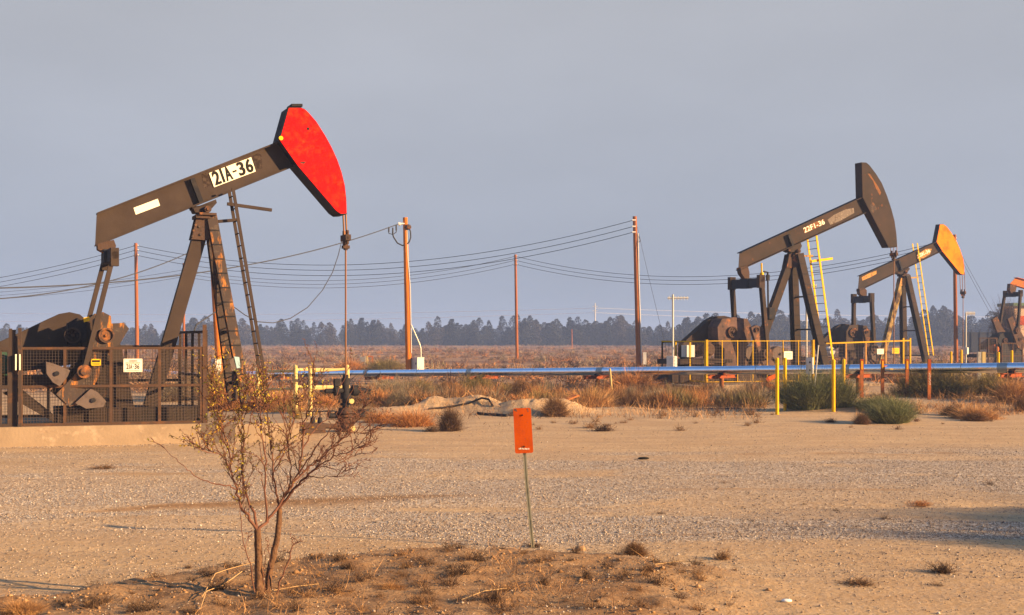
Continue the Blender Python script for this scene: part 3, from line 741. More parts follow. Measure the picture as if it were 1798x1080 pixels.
# ---- 1: the big red-headed unit on the left
f1 = Frame(400, 26.0, TH)
sp1 = dict(
    beam=[(171, 373), (168, 432), (524, 289), (494, 246)], bw=.26, ht=.62,
    stiff=[([(338, 313), (354, 355)], .1)],
    patch=[([(234.5, 365), (238.5, 377), (281, 361), (277, 349)], 'plate'),
           ([(354, 306), (358, 331), (371, 326), (366, 302)], 'ghost'), ([(441, 275), (451, 299), (461, 295), (459, 272), (453, 269)], 'ghost')],
    plate=[(367, 304), (376, 329), (449, 301), (441, 276)], text=('21A-36', [(378.3, 326.3), (447.3, 300.3), (369.8, 302.8)], 'ink', -.0375), bold=.03,
    head=[(506, 188.5), (528, 188.5), (535, 191.5), (542, 198), (555, 213), (571, 238), (582, 258), (592, 280), (600, 303), (605.5, 326), (608, 348), (609, 376), (598.6, 376.5), (590.5, 371), (522, 291), (490, 246)],
    head_paint='red', panel=True, head_cap=((508, 187.5), (527, 187.5)),
    head_dots=[((541, 226), .035, 'ink'), ((493.5, 242.5), .05, 'signyel')], head_patch=[([(526, 285), (537, 283.5), (534, 288), (528, 287)], 'ghost')],
    bridle=((606.5, 372), (606.5, 412)), carrier=((607, 405), (607, 439)), rod=(607, 668), cr=.022,
    rear=((360, 380), (264, 714)), legw=.3, flw=.22, front=((371, 380), (432, 708)), ty=.12, sy=.7, front_paint='leg_rust', steps=13,
    leg_patch=[([(403, 632), (410, 628), (415, 650), (407, 652)], 'cw'), ([(411, 626), (420, 627), (423, 650), (416, 648)], 'blueband')],
    gusset=[(345, 382), (336, 420), (364, 422), (382, 400), (378, 376), (356, 374)], gusset_paint='rusty', bolts=[(343, 395), (340, 405), (338, 415), (350, 398), (352, 412), (358, 384), (372, 386), (368, 402)],
    pin=((364, 368), .075), saddle=[(338, 363), (343, 373), (352, 373), (372, 366), (381, 356), (379, 350), (338, 366)],
    ladder=((409, 330), (471, 697)), lw=.42, rungs=17, ladder_paint='steel', ly=-.15,
    bars=[((399, 358), (477, 369), .07, 'steel'), ((383, 389), (418, 386), .07, 'steel'), ((438, 694), (468, 693), .06, 'steel')],
    eh=.85, pit=((201, 440), (147, 652)), eq=((190, 440), (190, 462)), pw=.095, cy=.95,
    tail=[(171, 428), (172, 438), (183, 444), (200, 442), (204, 432), (200, 421)],
    crank_paint='leg_rust', crank=[(163, 562), (180, 548), (194, 555), (195, 568), (216, 567), (226, 577), (208, 606), (198, 610), (172, 662), (152, 706), (122, 714), (98, 692), (138, 650), (163, 604)],
    cw=[[(80, 635), (93, 638), (122, 650), (118, 660), (104, 678), (92, 671), (81, 656)], [(131, 707), (158, 682), (170, 688), (185, 704), (180, 714), (150, 717)]],
    hub=((186, 589), .16),
    gear=[(140, 592), (152, 560), (186, 556), (206, 590), (214, 612), (236, 716), (148, 716), (150, 640)], gear_paint='steel2',
    covers=[((127, 589), .17)], cover_paint='steel', gy=.3,
    guard=[(-32, 642), (-38, 622), (0, 600), (35, 584), (85, 560), (105, 551), (122, 548), (140, 552), (152, 562), (162, 590), (152, 625), (125, 640), (60, 650), (0, 655)],
    motor=((2, 640), .2),
    solids=[([(118, 568), (136, 558), (152, 570), (152, 600), (120, 606)], -.42, -.2, 'black', 'brake_drum'),
            ([(100, 717), (362, 715), (362, 745), (100, 748)], -.55, .55, 'steel2', 'skid_beam'),
            ([(-45, 662), (110, 660), (110, 678), (-45, 682)], -.5, .6, 'steel', 'motor_platform'),
            ([(4, 690), (34, 680), (101, 733), (96, 742)], -.5, -.4, 'steel', 'platform_brace'),
            ([(147, 558), (157, 556), (158, 563), (148, 566)], -.5, -.36, 'signyel', 'grease_box')])
pumpjack(f1, sp1, 'large dark brown pumpjack with a bright red horse head, nearest the camera')

# ---- 2: the dark unit right of the middle
f2 = Frame(1428, 51.0, TH)
sp2 = dict(paint='steel2',
    beam=[(1303, 443), (1301, 474.5), (1521, 374), (1514, 346)], bw=.36, ht=.42,
    stiff=[([(1386, 412), (1394, 434)], .12)],
    patch=[([(1410, 401), (1413, 410), (1424, 405), (1447, 394), (1447, 385), (1430, 390)], 'patchrust'), ([(1453, 386), (1458, 395), (1475, 388), (1500, 374), (1499, 365), (1484, 368), (1465, 377)], 'patchgrey')],
    text=('22F1-36', [(1413, 409), (1449, 393), (1410, 400.5)], 'chalk', -.02), bold=.012,
    head=[(1512.5, 285), (1521, 285.5), (1526.6, 290), (1538, 305), (1548, 321), (1557.4, 344), (1565, 367), (1570.6, 388), (1574, 411), (1575.5, 434), (1560, 434.5), (1526.6, 371), (1514, 346)],
    head_paint='steel2', panel=False, head_dots=[((1526.5, 303), .035, 'ink')],
    head_patch=[([(1523, 305), (1533, 318), (1538, 331), (1545, 343), (1547, 338), (1542, 328), (1536, 319), (1527, 305)], 'patchrust'), ([(1528, 360), (1533, 354), (1538, 362), (1539, 369), (1532, 374), (1529, 368)], 'leg_rust')],
    bridle=((1570, 432), (1569.5, 446)), strands=3, carrier=((1569.5, 440), (1569.5, 458)), rod=(1571, 640), cr=.016,
    rear=((1391, 446), (1318, 650)), legw=.34, rearf=.26, front=((1402, 446), (1452, 660)), ty=.2, sy=1.0, steps=12,
    gusset=[(1386, 446), (1381, 470), (1396, 470), (1408, 462), (1406, 446)],
    pin=((1401, 441), .09), saddle=[(1384, 440), (1390, 443), (1404, 441), (1408, 432), (1406, 426), (1385, 437)],
    ladder=((1433.5, 414), (1463, 634)), lw=.62, rungs=16, ladder_paint='yellow', rw=.09, ly=.1,
    bars=[((1424, 459), (1461, 454), .1, 'yellow'), ((1405, 450), (1427, 449), .07, 'patchyel')],
    eh=1.02, pit=((1336, 486), (1346, 621)), eq=((1310, 490), (1310, 506)), pw=.17, cy=1.08, pit_paint='steel2',
    tail=[(1300, 470), (1302, 480), (1309, 490), (1316, 489), (1316, 478), (1313, 466)],
    crank=[(1317, 575), (1326, 571), (1338, 575), (1346, 600), (1362, 640), (1366, 658), (1346, 658), (1332, 625)],
    cw=[[(1354, 612), (1362, 608), (1378, 613), (1381, 632), (1364, 640), (1352, 626)]], hub=((1326, 579), .1),
    gear=[(1260, 575), (1268, 560), (1290, 557), (1312, 560), (1321, 576), (1318, 600), (1308, 612), (1308, 660), (1272, 660), (1272, 612), (1262, 604)],
    gear_paint='gear', crank_paint='gear', covers=[((1285, 583), .24)], gy=.4,
    guard=[(1198, 624), (1198, 606), (1204, 598), (1244, 562), (1256, 555.5), (1272, 554.5), (1286, 558), (1292, 580), (1286, 606), (1262, 618), (1204, 632)],
    motor=((1236, 614), .25), motor_paint='rusty',
    solids=[([(1191, 631), (1286, 630), (1286, 637), (1191, 640)], -.7, .9, 'steel', 'motor_platform'),
            ([(1196, 640), (1300, 640), (1300, 655), (1196, 655)], -.2, .5, 'black', 'platform_frame'),
            ([(1206, 606), (1220, 606), (1220, 627), (1206, 627)], -.3, .1, 'white', 'control_cabinet'),
            ([(1180, 656), (1470, 656), (1470, 672), (1180, 672)], -.7, .7, 'steel2', 'skid_beam')])
r2 = pumpjack(f2, sp2, 'dark brown pumpjack with a plain brown head and yellow ladder')
a, b = f2.P(1337, 462, -.1), f2.P(1340, 545, -.1)
m = MB().cyl(a, a.lerp(b, .25), .035, n=8).cyl(a.lerp(b, .2), b, .085, n=10)
m.build('gas_compressor', M['yellow'], r2)
c, d_ = f2.P(1348, 478, -.1), f2.P(1349, 558, -.1)
MB().tube([f2.P(1341, 477, -.1), c, c.lerp(d_, .3), d_], .04, 8).box(c.lerp(d_, .12), (.12, .12, .25)).box(f2.P(1352, 550, -.1), (.3, .3, .5)).build('compressor_hose', M['black'], r2)

# ---- 3: the orange-headed unit behind it
f3 = Frame(1612, 76.0, TH)
sp3 = dict(paint='steel2',
    beam=[(1512, 484), (1509.5, 511), (1654, 441.5), (1644, 425)], bw=.34, ht=.36,
    stiff=[([(1579, 457), (1585, 474)], .14)],
    patch=[([(1513, 487), (1514, 493), (1528, 487), (1539, 481), (1539, 475), (1526, 480)], 'patchyel'), ([(1609, 448), (1611, 455), (1622, 453), (1633, 446), (1636, 437), (1626, 437)], 'patchyel')],
    text=('22K-36', [(1612, 453), (1634, 442.5), (1610, 447.5)], 'chalk', -.02), bold=.02,
    head=[(1650, 393.7), (1656, 393.4), (1662.5, 398), (1670.4, 408.7), (1679, 422.8), (1686, 438.6), (1691.5, 456), (1693, 468.5), (1693, 482.5), (1687, 481.7), (1654, 441), (1644, 424.5)],
    head_paint='orange', panel=True,
    bridle=((1690, 481), (1690.5, 514)), strands=3, carrier=((1691, 508), (1691, 524)), rod=(1691, 634), cr=.022,
    rear=((1585, 482), (1545, 640)), legw=.36, rearf=.28, rear_paint='cream_leg', front=((1592, 484), (1627, 640)), ty=.2, sy=1.0, steps=10,
    gusset=[(1582, 488), (1579, 502), (1590, 502), (1592, 488)], gusset_paint='patchyel',
    pin=((1590, 478), .1), saddle=[(1576, 480), (1582, 482), (1592, 480), (1598, 472), (1596, 470), (1578, 479)],
    ladder=((1610.5, 427), (1639, 624)), lw=.42, rungs=16, ladder_paint='yellow', rw=.08, ly=.1,
    bars=[((1596, 488), (1612, 487), .09, 'patchyel')],
    eh=.8, pit=((1530, 517), (1532, 612)), eq=((1516, 520), (1516, 531.5)), pw=.2, cy=.95,
    tail=[(1509, 507), (1510, 516), (1516, 521), (1522, 520), (1522, 510), (1518, 505)],
    crank=[(1515, 580), (1520, 576), (1527, 580), (1534, 606), (1542, 634), (1536, 642), (1526, 634)],
    cw=[[(1526, 612), (1534, 610), (1539, 628), (1534, 636), (1526, 628)]], hub=((1520, 583), .1),
    gear=[(1486, 582), (1492, 571), (1506, 570), (1522, 572), (1528, 586), (1524, 600), (1516, 610), (1516, 640), (1486, 640), (1486, 606)],
    gear_paint='steel', covers=[((1497.5, 584), .3)], gy=.4,
    guard=[(1441, 600), (1462, 580), (1472, 572), (1483, 568.5), (1492, 570), (1498, 578), (1496, 594), (1480, 606), (1462, 616), (1442, 622)],
    motor=((1452, 617), .26), motor_paint='white',
    solids=[([(1434, 627), (1500, 627), (1500, 633), (1434, 633)], -.7, .9, 'rusty', 'motor_platform'),
            ([(1430, 640), (1640, 640), (1640, 649), (1430, 649)], -.7, .7, 'steel2', 'skid_beam')])
pumpjack(f3, sp3, 'brown pumpjack with a bright orange horse head, behind the plain brown one')

# ---- 4: the unit cut by the right edge of the photo
f4 = Frame(1860, 88.0, TH)
sp4 = dict(paint='steel2', beam_paint='orange_beam',
    beam=[(1787, 487), (1776, 499), (1960, 552), (1962, 530)], bw=.36, ht=.36,
    head=[(1945, 505), (1956, 503), (1972, 530), (1984, 560), (1990, 600), (1980, 600), (1950, 556)],
    head_paint='orange', panel=True,
    bridle=((1988, 598), (1988, 606)), strands=2, carrier=((1988, 604), (1988, 616)), rod=(1988, 642), cr=.02,
    rear=((1858, 520), (1826, 648)), legw=.36, rearf=.36, front=((1864, 520), (1894, 648)), ty=.2, sy=1.0, steps=10,
    pin=((1862, 516), .1), saddle=[(1850, 512), (1856, 518), (1870, 520), (1876, 516), (1852, 508)],
    ladder=((1880, 480), (1902, 640)), lw=.5, rungs=15, ladder_paint='yellow',
    eh=.7, pit=((1792, 511), (1784, 580)), eq=((1778, 513), (1778, 521)), pw=.16, cy=.85,
    tail=[(1774, 498), (1773, 510), (1777, 516), (1783, 514), (1786, 500)],
    crank=[(1768, 560), (1776, 555), (1784, 572), (1802, 600), (1794, 616), (1786, 610)],
    hub=((1789, 596), .14),
    gear=[(1752, 600), (1756, 586), (1770, 583), (1790, 586), (1796, 604), (1796, 648), (1760, 648), (1760, 612)],
    gear_paint='black', gy=.4, covers=[((1764, 598), .2)],
    guard=[(1724, 605), (1740, 594), (1752, 586), (1762, 584), (1766, 592), (1764, 602), (1752, 610), (1726, 614)],
    motor=((1741, 613), .26), motor_paint='orange_beam',
    solids=[([(1720, 622), (1762, 622), (1762, 628), (1720, 628)], -.6, .6, 'black', 'motor_platform'),
            ([(1722, 642), (1900, 642), (1900, 649), (1722, 649)], -.7, .7, 'steel2', 'skid_beam')])
pumpjack(f4, sp4, 'far pumpjack with raised double cranks, its orange beam cut by the right edge')

# ------------------------------------------------------------------ pads and fences
def pad(o, th, x0, x1, y0, y1, z0, z1, label, rz_extra=0):
    m = MB(); m.box(((x0 + x1) / 2, (y0 + y1) / 2, (z0 + z1) / 2), (x1 - x0, y1 - y0, z1 - z0))
    p = m.build('concrete_pad', M['concrete']); p.location = o; p.rotation_euler = (0, 0, th)
    bv = p.modifiers.new('bevel', 'BEVEL'); bv.width = .018; bv.segments = 2
    return tag(p, label, 'concrete pad')
fp1 = Frame(353, 24.3, .27)
gravel()
ztop1 = H - (744 - YH) * 24.3 / F
_m = MB(); _pl = [(-9.5, 0), (0, 0), (.7, -.3), (2.05, -.3), (2.05, 3.4), (-9.5, 3.4)]; _n = len(_pl)
_A = [(x, y, -.4) for x, y in _pl]; _B = [(x, y, ztop1) for x, y in _pl]
_m.add(_A, [list(range(_n))[::-1]]); _m.add(_B, [list(range(_n))]); _m.add(_A + _B, [(i, (i + 1) % _n, _n + (i + 1) % _n, _n + i) for i in range(_n)])
_p = _m.build('concrete_pad', M['concrete']); _p.location = fp1.o; _p.rotation_euler = (0, 0, fp1.th)
tag(_p, 'long low tan concrete pad with an angled step under the red-headed pumpjack', 'concrete pad')

def fence_panels(root, fr, y, z0, z1, xs_, mk, mesh=True, mid=True, pr=.03, step=.06, wr=.0028):
    """front run along local x at local y: posts at xs_, rails and welded mesh"""
    for x in xs_: MB().bar((x, y, z0), (x, y, z1), pr * 2, pr * 2).build('post', M[mk], root)
    r = [z0 + .03, z1 - .03] + ([(z0 + z1) / 2] if mid else [])
    for z in r: MB().bar((xs_[0], y - .004, z), (xs_[-1], y - .004, z), pr * 1.9, pr * 1.9).build('rail', M[mk], root)
    if mesh:
        m = MB(); x = xs_[0]
        while x < xs_[-1]: m.bar((x, y + .012, z0), (x, y + .012, z1), wr * 2, wr * 2); x += step
        z = z0
        while z < z1: m.bar((xs_[0], y + .018, z), (xs_[-1], y + .018, z), wr * 2, wr * 2); z += step
        m.build('wire_mesh', M['meshwire'], root)
def fence_side(root, x, y0, y1, z0, z1, n, mk, step=.06, pr=.03, wr=.0028, mid=True, skew=0):
    X_ = lambda y, d=0: x + d + skew * (y - y0)
    for i in range(n): y = y0 + (y1 - y0) * i / (n - 1); MB().bar((X_(y), y, z0), (X_(y), y, z1), pr * 2, pr * 2).build('post', M[mk], root)
    for z in [z0 + .03, z1 - .03] + ([(z0 + z1) / 2] if mid else []): MB().bar((X_(y0, -.004), y0, z), (X_(y1, -.004), y1, z), pr * 1.9, pr * 1.9, (1, 0, 0)).build('rail', M[mk], root)
    m = MB(); y = y0
    while y < y1: m.bar((X_(y, .012), y, z0), (X_(y, .012), y, z1), wr * 2, wr * 2); y += step
    z = z0
    while z < z1: m.bar((X_(y0, .018), y0, z), (X_(y1, .018), y1, z), wr * 2, wr * 2); z += step
    m.build('wire_mesh', M['meshwire'], root)
yf = .16
X1 = lambda px, py=700: fp1.P(px, py, yf).x
zt = fp1.P(200, 609, yf).z
e1 = thing('wire_fence', 'brown steel mesh fence around the red-headed pumpjack', 'fence', fp1.o, fp1.th)
fence_panels(e1, fp1, yf, ztop1, zt, [X1(37), X1(114), X1(195), X1(280), X1(354)], 'fence', pr=.028)
# taller gate posts at the left, their tips painted white
for px, tp in ((18.5, 577), (24.5, 579), (28, 590), (35, 576)):
    p = fp1.P(px, tp, yf + (.02 if px < 30 else -.06)); MB().bar((p.x, p.y, ztop1 - .02), (p.x, p.y, p.z), .06, .06).build('gate_post', M['fencedark'], e1)
for px in (28, 35):
    a = fp1.P(px, 622, yf - .1); b = fp1.P(px, 650, yf - .1); MB().bar(a, b, .065, .02).build('white_band', M['plate'], e1)
p = fp1.P(355, 570, yf); MB().bar((p.x + .05, yf, ztop1), (p.x + .05, yf, p.z), .08, .08).build('corner_post', M['fence'], e1)
fence_panels(e1, fp1, yf, ztop1, zt, [X1(-60), X1(0), X1(17)], 'fencedark', pr=.035)
# right-hand side panel (taller) and back run
zs = fp1.P(356, 580, yf).z
fence_side(e1, X1(362), yf + .06, 3.1, ztop1, zs, 5, 'fencedark', step=.075, skew=-.2)
ybk = 3.1
fence_panels(e1, fp1, ybk, ztop1, zt + .02, [X1(-60), -5.2, -3.4, -1.7, X1(362) - .6], 'fencedark', mesh=True, pr=.03, step=.075)

def sign_on(fr, y, px0, py0, px1, py1, mk, label, cat='sign', name='warning_sign'):
    a, b = fr.P(px0, py0, y), fr.P(px1, py1, y)
    o = thing(name, label, cat, fr.world(((a.x + b.x) / 2, y, (a.z + b.z) / 2)), fr.th)
    w, h = abs(b.x - a.x), abs(a.z - b.z)
    m = MB().box((0, 0, 0), (w, .008, h))
    m.build('panel', M[mk], o)
    q = MB()
    for sx_ in (-1, 1):
        for sz_ in (-1, 1): q.cyl((sx_ * w * .44, -.004, sz_ * h * .42), (sx_ * w * .44, -.01, sz_ * h * .42), .008, n=6)
    q.build('rivet', M['black'], o)
    return o, w, h
def smear(o, w, h, rows, mk='ghost'):
    m = MB()
    for (u0, u1, v, t) in rows:
        x = u0
        while x < u1:
            L = random.uniform(.02, .05); m.box(((x + L / 2) * w, -.0055, v * h), (L * w * .8, .002, t * h * random.uniform(.7, 1.1))); x += L * 1.15
    m.build('worn_print', M[mk], o)
o, w, h = sign_on(fp1, yf - .06, 217, 630, 250, 653, 'plate', 'white number sign on the brown mesh fence')
text_chars('21A-36', M['ink'], o, [(-.36 * w, -.0055, -.28 * h), (.34 * w, -.0055, -.28 * h), (-.36 * w, -.0055, .1 * h)], bold=.02)
smear(o, w, h, [(-.22, .2, .33, .1), (-.4, .38, .18, .07), (-.35, .35, -.41, .04)])
o, w, h = sign_on(fp1, yf - .06, 160, 630.5, 177, 642, 'signyel', 'small yellow caution sign on the brown mesh fence')
m = MB().box((0, -.0055, .18 * h), (w * .84, .002, h * .3)).build('black_band', M['ink'], o)
smear(o, w, h, [(-.38, .36, -.15, .08), (-.3, .3, -.33, .07)])

# ---- pad and yellow fence of the second unit
fp2 = Frame(1240, 45.9, .3)
z2t = H - (676 - YH) * 46.0 / F
pad(fp2.o, fp2.th, -.9, 9.5, -.45, 4.6, -.6, z2t, 'pale concrete pad behind the pipeline under the plain brown pumpjack')
e2 = thing('wire_fence', 'yellow railed mesh fence around the plain brown pumpjack', 'fence', fp2.o, fp2.th)
X2 = lambda px, py=630, y=0: fp2.P(px, py, y).x
zt2 = H - 1.5 * 45.9 / F
zb2 = fp2.P(1240, 672, 0).z
fence_panels(e2, fp2, 0, zb2, zt2, [0, X2(1268), X2(1295), X2(1322), X2(1347), X2(1375), X2(1402), X2(1428)], 'railyellow', mid=False, pr=.015, step=.12, wr=.004)
for px in (1240, 1427): x = X2(px); MB().bar((x, -.03, zb2), (x, -.03, zt2 + .02), .11, .09).build('corner_post', M['railyellow'], e2)
fence_side(e2, 0, .1, 4.2, zb2, zt2 - .02, 4, 'railyellow', step=.14, pr=.03, wr=.003, mid=False)
fence_panels(e2, fp2, 4.2, zb2, zt2 - .05, [0, 2.0, 4.0, X2(1428)], 'fencedark', mid=False, pr=.03, step=.16, wr=.003)
o, w, h = sign_on(fp2, -.1, 1376.5, 617, 1391.5, 631, 'plate', 'white square notice on the yellow fence of the plain brown pumpjack')
smear(o, w, h, [(-.36, .34, .2, .06), (-.36, .3, .02, .05), (-.3, .34, -.2, .06)], 'patchrust')
o = thing('warning_flag', 'small orange-red flag hanging low on the yellow fence', 'flag', fp2.world(fp2.P(1355, 663, -.12)), fp2.th)
k = .0233
MB().prism([(-.26, -.1), (-.2, .02), (.24, .17), (.27, .02), (-.15, -.17)], -.01, .01).build('cloth', M['marker'], o)
MB().bar((-.24, 0, .12), (.27, 0, .2), .02, .02).build('tie_wire', M['wire'], o)

# ---- yellow fence of the third unit
fp3 = Frame(1462, 71.0, .33)
e3 = thing('wire_fence', 'thin yellow rail fence around the orange-headed pumpjack', 'fence', fp3.o, fp3.th)
X3 = lambda px: fp3.P(px, 620, 0).x
zt3 = fp3.P(1530, 600.5, 0).z
for px in (1485, 1520, 1555, 1586, 1598): x = X3(px); MB().bar((x, 0, 0), (x, 0, zt3 + (.25 if px > 1580 else 0)), .1, .1).build('post', M['railyellow'] if px > 1560 else M['patchyel'], e3)
x0, x1 = X3(1450), X3(1598)
MB().bar((x0, -.01, fp3.P(1450, 603, 0).z), (x1, -.01, fp3.P(1598, 598, 0).z), .09, .09).build('rail', M['railyellow'], e3)
MB().bar((x0, -.01, .25), (x1, -.01, .25), .07, .07).build('rail', M['railyellow'], e3)
m = MB(); x = x0
while x < x1: m.bar((x, .02, .25), (x, .02, zt3), .008, .008); x += .2
z = .25
while z < zt3: m.bar((x0, .03, z), (x1, .03, z), .008, .008); z += .2
m.build('wire_mesh', M['meshwire'], e3)
for px0, px1, py0, py1, mk, lb in ((1540, 1551.5, 612.5, 622, 'plate', 'white square notice on the thin yellow fence'), (1567, 1579, 611, 621, 'signyel', 'pale yellow square notice on the thin yellow fence')):
    o, w, h = sign_on(fp3, -.1, px0, py0, px1, py1, mk, lb); smear(o, w, h, [(-.3, .3, .15, .06), (-.3, .3, -.1, .06)], 'patchrust')
# ---- brown fence of the fourth unit
fp4 = Frame(1720, 82.0, .3)
e4 = thing('wire_fence', 'rusty brown mesh fence in front of the far cut-off pumpjack', 'fence', fp4.o, fp4.th)
fence_panels(e4, fp4, 0, .05, fp4.P(1720, 593, 0).z, [0, .75, 1.5, fp4.P(1749, 620, 0).x], 'fencedark', step=.14, wr=.005, pr=.04)
fence_panels(e4, fp4, -.3, .05, fp4.P(1770, 602, 0).z, [fp4.P(1754, 620, 0).x, fp4.P(1773, 620, 0).x, fp4.P(1790, 620, 0).x, fp4.P(1850, 620, 0).x], 'fence', step=.16, wr=.004, pr=.035)

# ------------------------------------------------------------------ wellhead and small plant by the first unit
wx = f1.P(607, 640, 0)
wh = thing('wellhead', 'dark greasy wellhead with valves under the red horse head', 'wellhead', f1.world((wx.x, 0, 0)), f1.th)
Z = lambda py: f1.P(607, py, 0).z
m = MB().cyl((0, 0, -.1), (0, 0, Z(716)), .2, .17, n=16)
for py, r in ((722, .26), (728, .26), (752, .24), (740, .22)): m.cyl((0, 0, Z(py + 3)), (0, 0, Z(py)), r, n=18)
m.build('casing_head', M['rusty'], wh)
m = MB().cyl((0, 0, Z(728)), (0, 0, Z(668)), .085, n=14).cyl((0, 0, Z(664)), (0, 0, Z(658)), .07, n=12).cyl((0, 0, Z(676)), (0, 0, Z(664)), .105, n=12).cyl((0, 0, Z(700)), (0, 0, Z(690)), .13, n=14).cyl((0, 0, Z(712)), (0, 0, Z(708)), .13, n=14)
m.build('tubing_stack', M['black'], wh)
m = MB(); z = Z(686)
m.cyl((-.5, 0, z), (.5, 0, z), .06, n=10).cyl((-.28, 0, z), (-.18, 0, z), .12, n=12).cyl((.16, 0, z), (.3, 0, z), .13, n=12).cyl((.3, 0, z), (.62, 0, z + .01), .03, n=8).cyl((-.62, 0, z), (-.4, 0, z), .03, n=8).box((-.22, -.02, z + .2), (.14, .14, .18))
m.build('pumping_tee', M['black'], wh)
m = MB(); z = Z(729)
for x in (-.42, .42): m.cyl((0, 0, z), (x, -.05, z), .06, n=10).cyl((x, -.05, z - .03), (x, -.05, z + .1), .05, n=8).ring((x, -.05, z + .1), (0, 0, 1), .14, .1, .025)
m.build('casing_valve', M['black'], wh)
m = MB()
for z, y in ((Z(704), -.17), (Z(751), -.26)): m.cyl((.09, y, z), (.09, y - .03, z), .06, n=16)
m.build('gauge', M['cream'], wh)
MB().tube([(.25, -.1, Z(726)), (.42, -.1, Z(715)), (.45, -.1, Z(700))], .02, 8).cyl((.3, -.1, Z(703)), (.55, -.1, Z(701)), .03, n=8).build('bleed_line', M['black'], wh)

fl = thing('flow_line', 'short flow line with a bright silver sleeve and two hand valves beside the wellhead', 'pipe', f1.world((wx.x, -.2, 0)), f1.th)
L = lambda px, py: f1.P(px, py, -.2) - Vector((wx.x, -.2, 0)) + Vector((0, 0, 0))
m = MB(); a, b = L(468, 745), L(520, 745.5); m.cyl((a.x, 0, a.z), (b.x, 0, b.z), .1, n=16); m.build('silver_sleeve', M['pipe'], fl)
c = L(596, 749); m = MB().cyl((b.x, 0, b.z), (c.x, 0, c.z), .065, n=12); m.build('steel_pipe', M['rusty'], fl)
for px in (549, 562):
    v = L(px, 745); m = MB().cyl((v.x, 0, v.z - .03), (v.x, 0, v.z + .16), .07, .05, n=10).cyl((v.x, 0, v.z + .16), (v.x, 0, v.z + .3), .018, n=6).ring((v.x, 0, v.z + .29), (0, 0, 1), .12, .09, .02).bar((v.x - .1, 0, v.z + .3), (v.x + .1, 0, v.z + .3), .02, .02)
    m.build('hand_valve', M['black'], fl)
v = L(551, 762); MB().box((v.x, 0, v.z + .05), (.5, .25, .4)).build('support_block', M['rusty'], fl)

# cream guard rail behind the wellhead
Dr = 33.5
gr = thing('guard_rail', 'cream-yellow pipe guard rail behind the wellhead', 'guard rail', at(519, 726, Dr).xy.to_3d())
G_ = lambda px, py, dd=0: at(px, py, Dr + dd) - gr.location
posts = ((453, 645, 1.6), (519, 641, 0), (545, 644, -.6), (610, 641, -.2))
for px, py, dd in posts:
    t = G_(px, py, dd); r = .062
    MB().cyl((t.x, t.y, -.3), (t.x, t.y, t.z - .03), r, n=14).ball((t.x, t.y, t.z - .05), r, 8).build('post', M['cream'], gr)
for (a, b) in (((453, 652.5, 1.6), (519, 652, 0)), ((453, 684, 1.6), (519, 683, 0)), ((545, 652, -.6), (610, 648, -.2)), ((545, 683.5, -.6), (610, 679, -.2)), ((519, 649, 0), (600, 649, 1.5)), ((519, 679, 0), (600, 679, 1.5))):
    MB().cyl(G_(*a), G_(*b), .042, n=10).build('rail', M['cream'], gr)

# ------------------------------------------------------------------ pipeline
PA, PB = at(470, 657, 64.0), at(1798, 645.5, 36.5)
pd = (PB - PA); pl0 = PA - pd * .62; pl1 = PB + pd * .25
def pipe_pt(px):
    # point of the pipe axis seen in photo column px
    k = (px - CX) / F
    t = (k * PA.y - PA.x) / (pd.x - k * pd.y); return PA + pd * t
zfix = .3
pl = thing('pipeline', 'long silver jacketed pipeline tinted like the blue sky it reflects across the field', 'pipeline', (pipe_pt(1267).x, pipe_pt(1267).y, 0))
lo = pl.location
a0 = Vector((pl0.x, pl0.y, max(.3, pl0.z)))
pts = [a0 - lo, PA - pd * .2 - lo, PA - lo] + [PA + pd * t - lo for t in (.25, .5, .75, 1)] + [pl1 - lo]
PR = .165
MB().tube(pts, PR, 28).build('jacket', M['pipe'], pl)
dn = pd.normalized()
for px in (645, 826, 1055, 1487, 1762):
    c = pipe_pt(px) - lo; MB().cyl(c - dn * .16, c + dn * .16, PR + .004, n=28, caps=False).build('jacket_band', M['band'], pl)
for px in (560, 735, 940, 1160, 1330, 1410, 1600, 1690):
    c = pipe_pt(px) - lo; MB().cyl(c - dn * .012, c + dn * .012, PR + .003, n=28, caps=False).build('jacket_seam', M['steelgrey'], pl)
pn = Vector((-dn.y, dn.x, 0)).normalized()
if pn.y < 0: pn = -pn
for i, (px, lb) in enumerate(((493, 'rust red pipe support behind the cream guard rail'), (666, 'rust red pipe support right of the wellhead'), (850, 'rust red pipe support hidden in brush left of the orange marker'), (1050, 'rust red pipe support beside the thin white stake'),
                              (1267, 'rust red pipe support left of the yellow bollards, on a rusty post'), (1507, 'rust red pipe support between the yellow bollard and first brown stake'), (1776, 'rust red pipe support nearest the right edge of the photo'))):
    c = pipe_pt(px)
    s = thing('pipe_support', lb, 'pipe support', (c.x, c.y, gz1(c.x, c.y)), math.atan2(pn.y, pn.x), 'supports under the pipeline')
    zz = c.z - PR - s.location.z
    MB().ibar((-.95, 0, zz - .075), (.95, 0, zz - .075), .16, .15, .02).build('crossbeam', M['redbeam'], s)
    MB().cyl((0, 0, -.5), (0, 0, zz - .15), .085, n=12).build('post', M['wood2'] if px != 1776 else M['steel'], s)
    MB().box((0, 0, zz + .0), (.3, .2, .012)).box((0, .12, zz + .03), (.2, .02, .08)).build('saddle_shoe', M['black'], s)

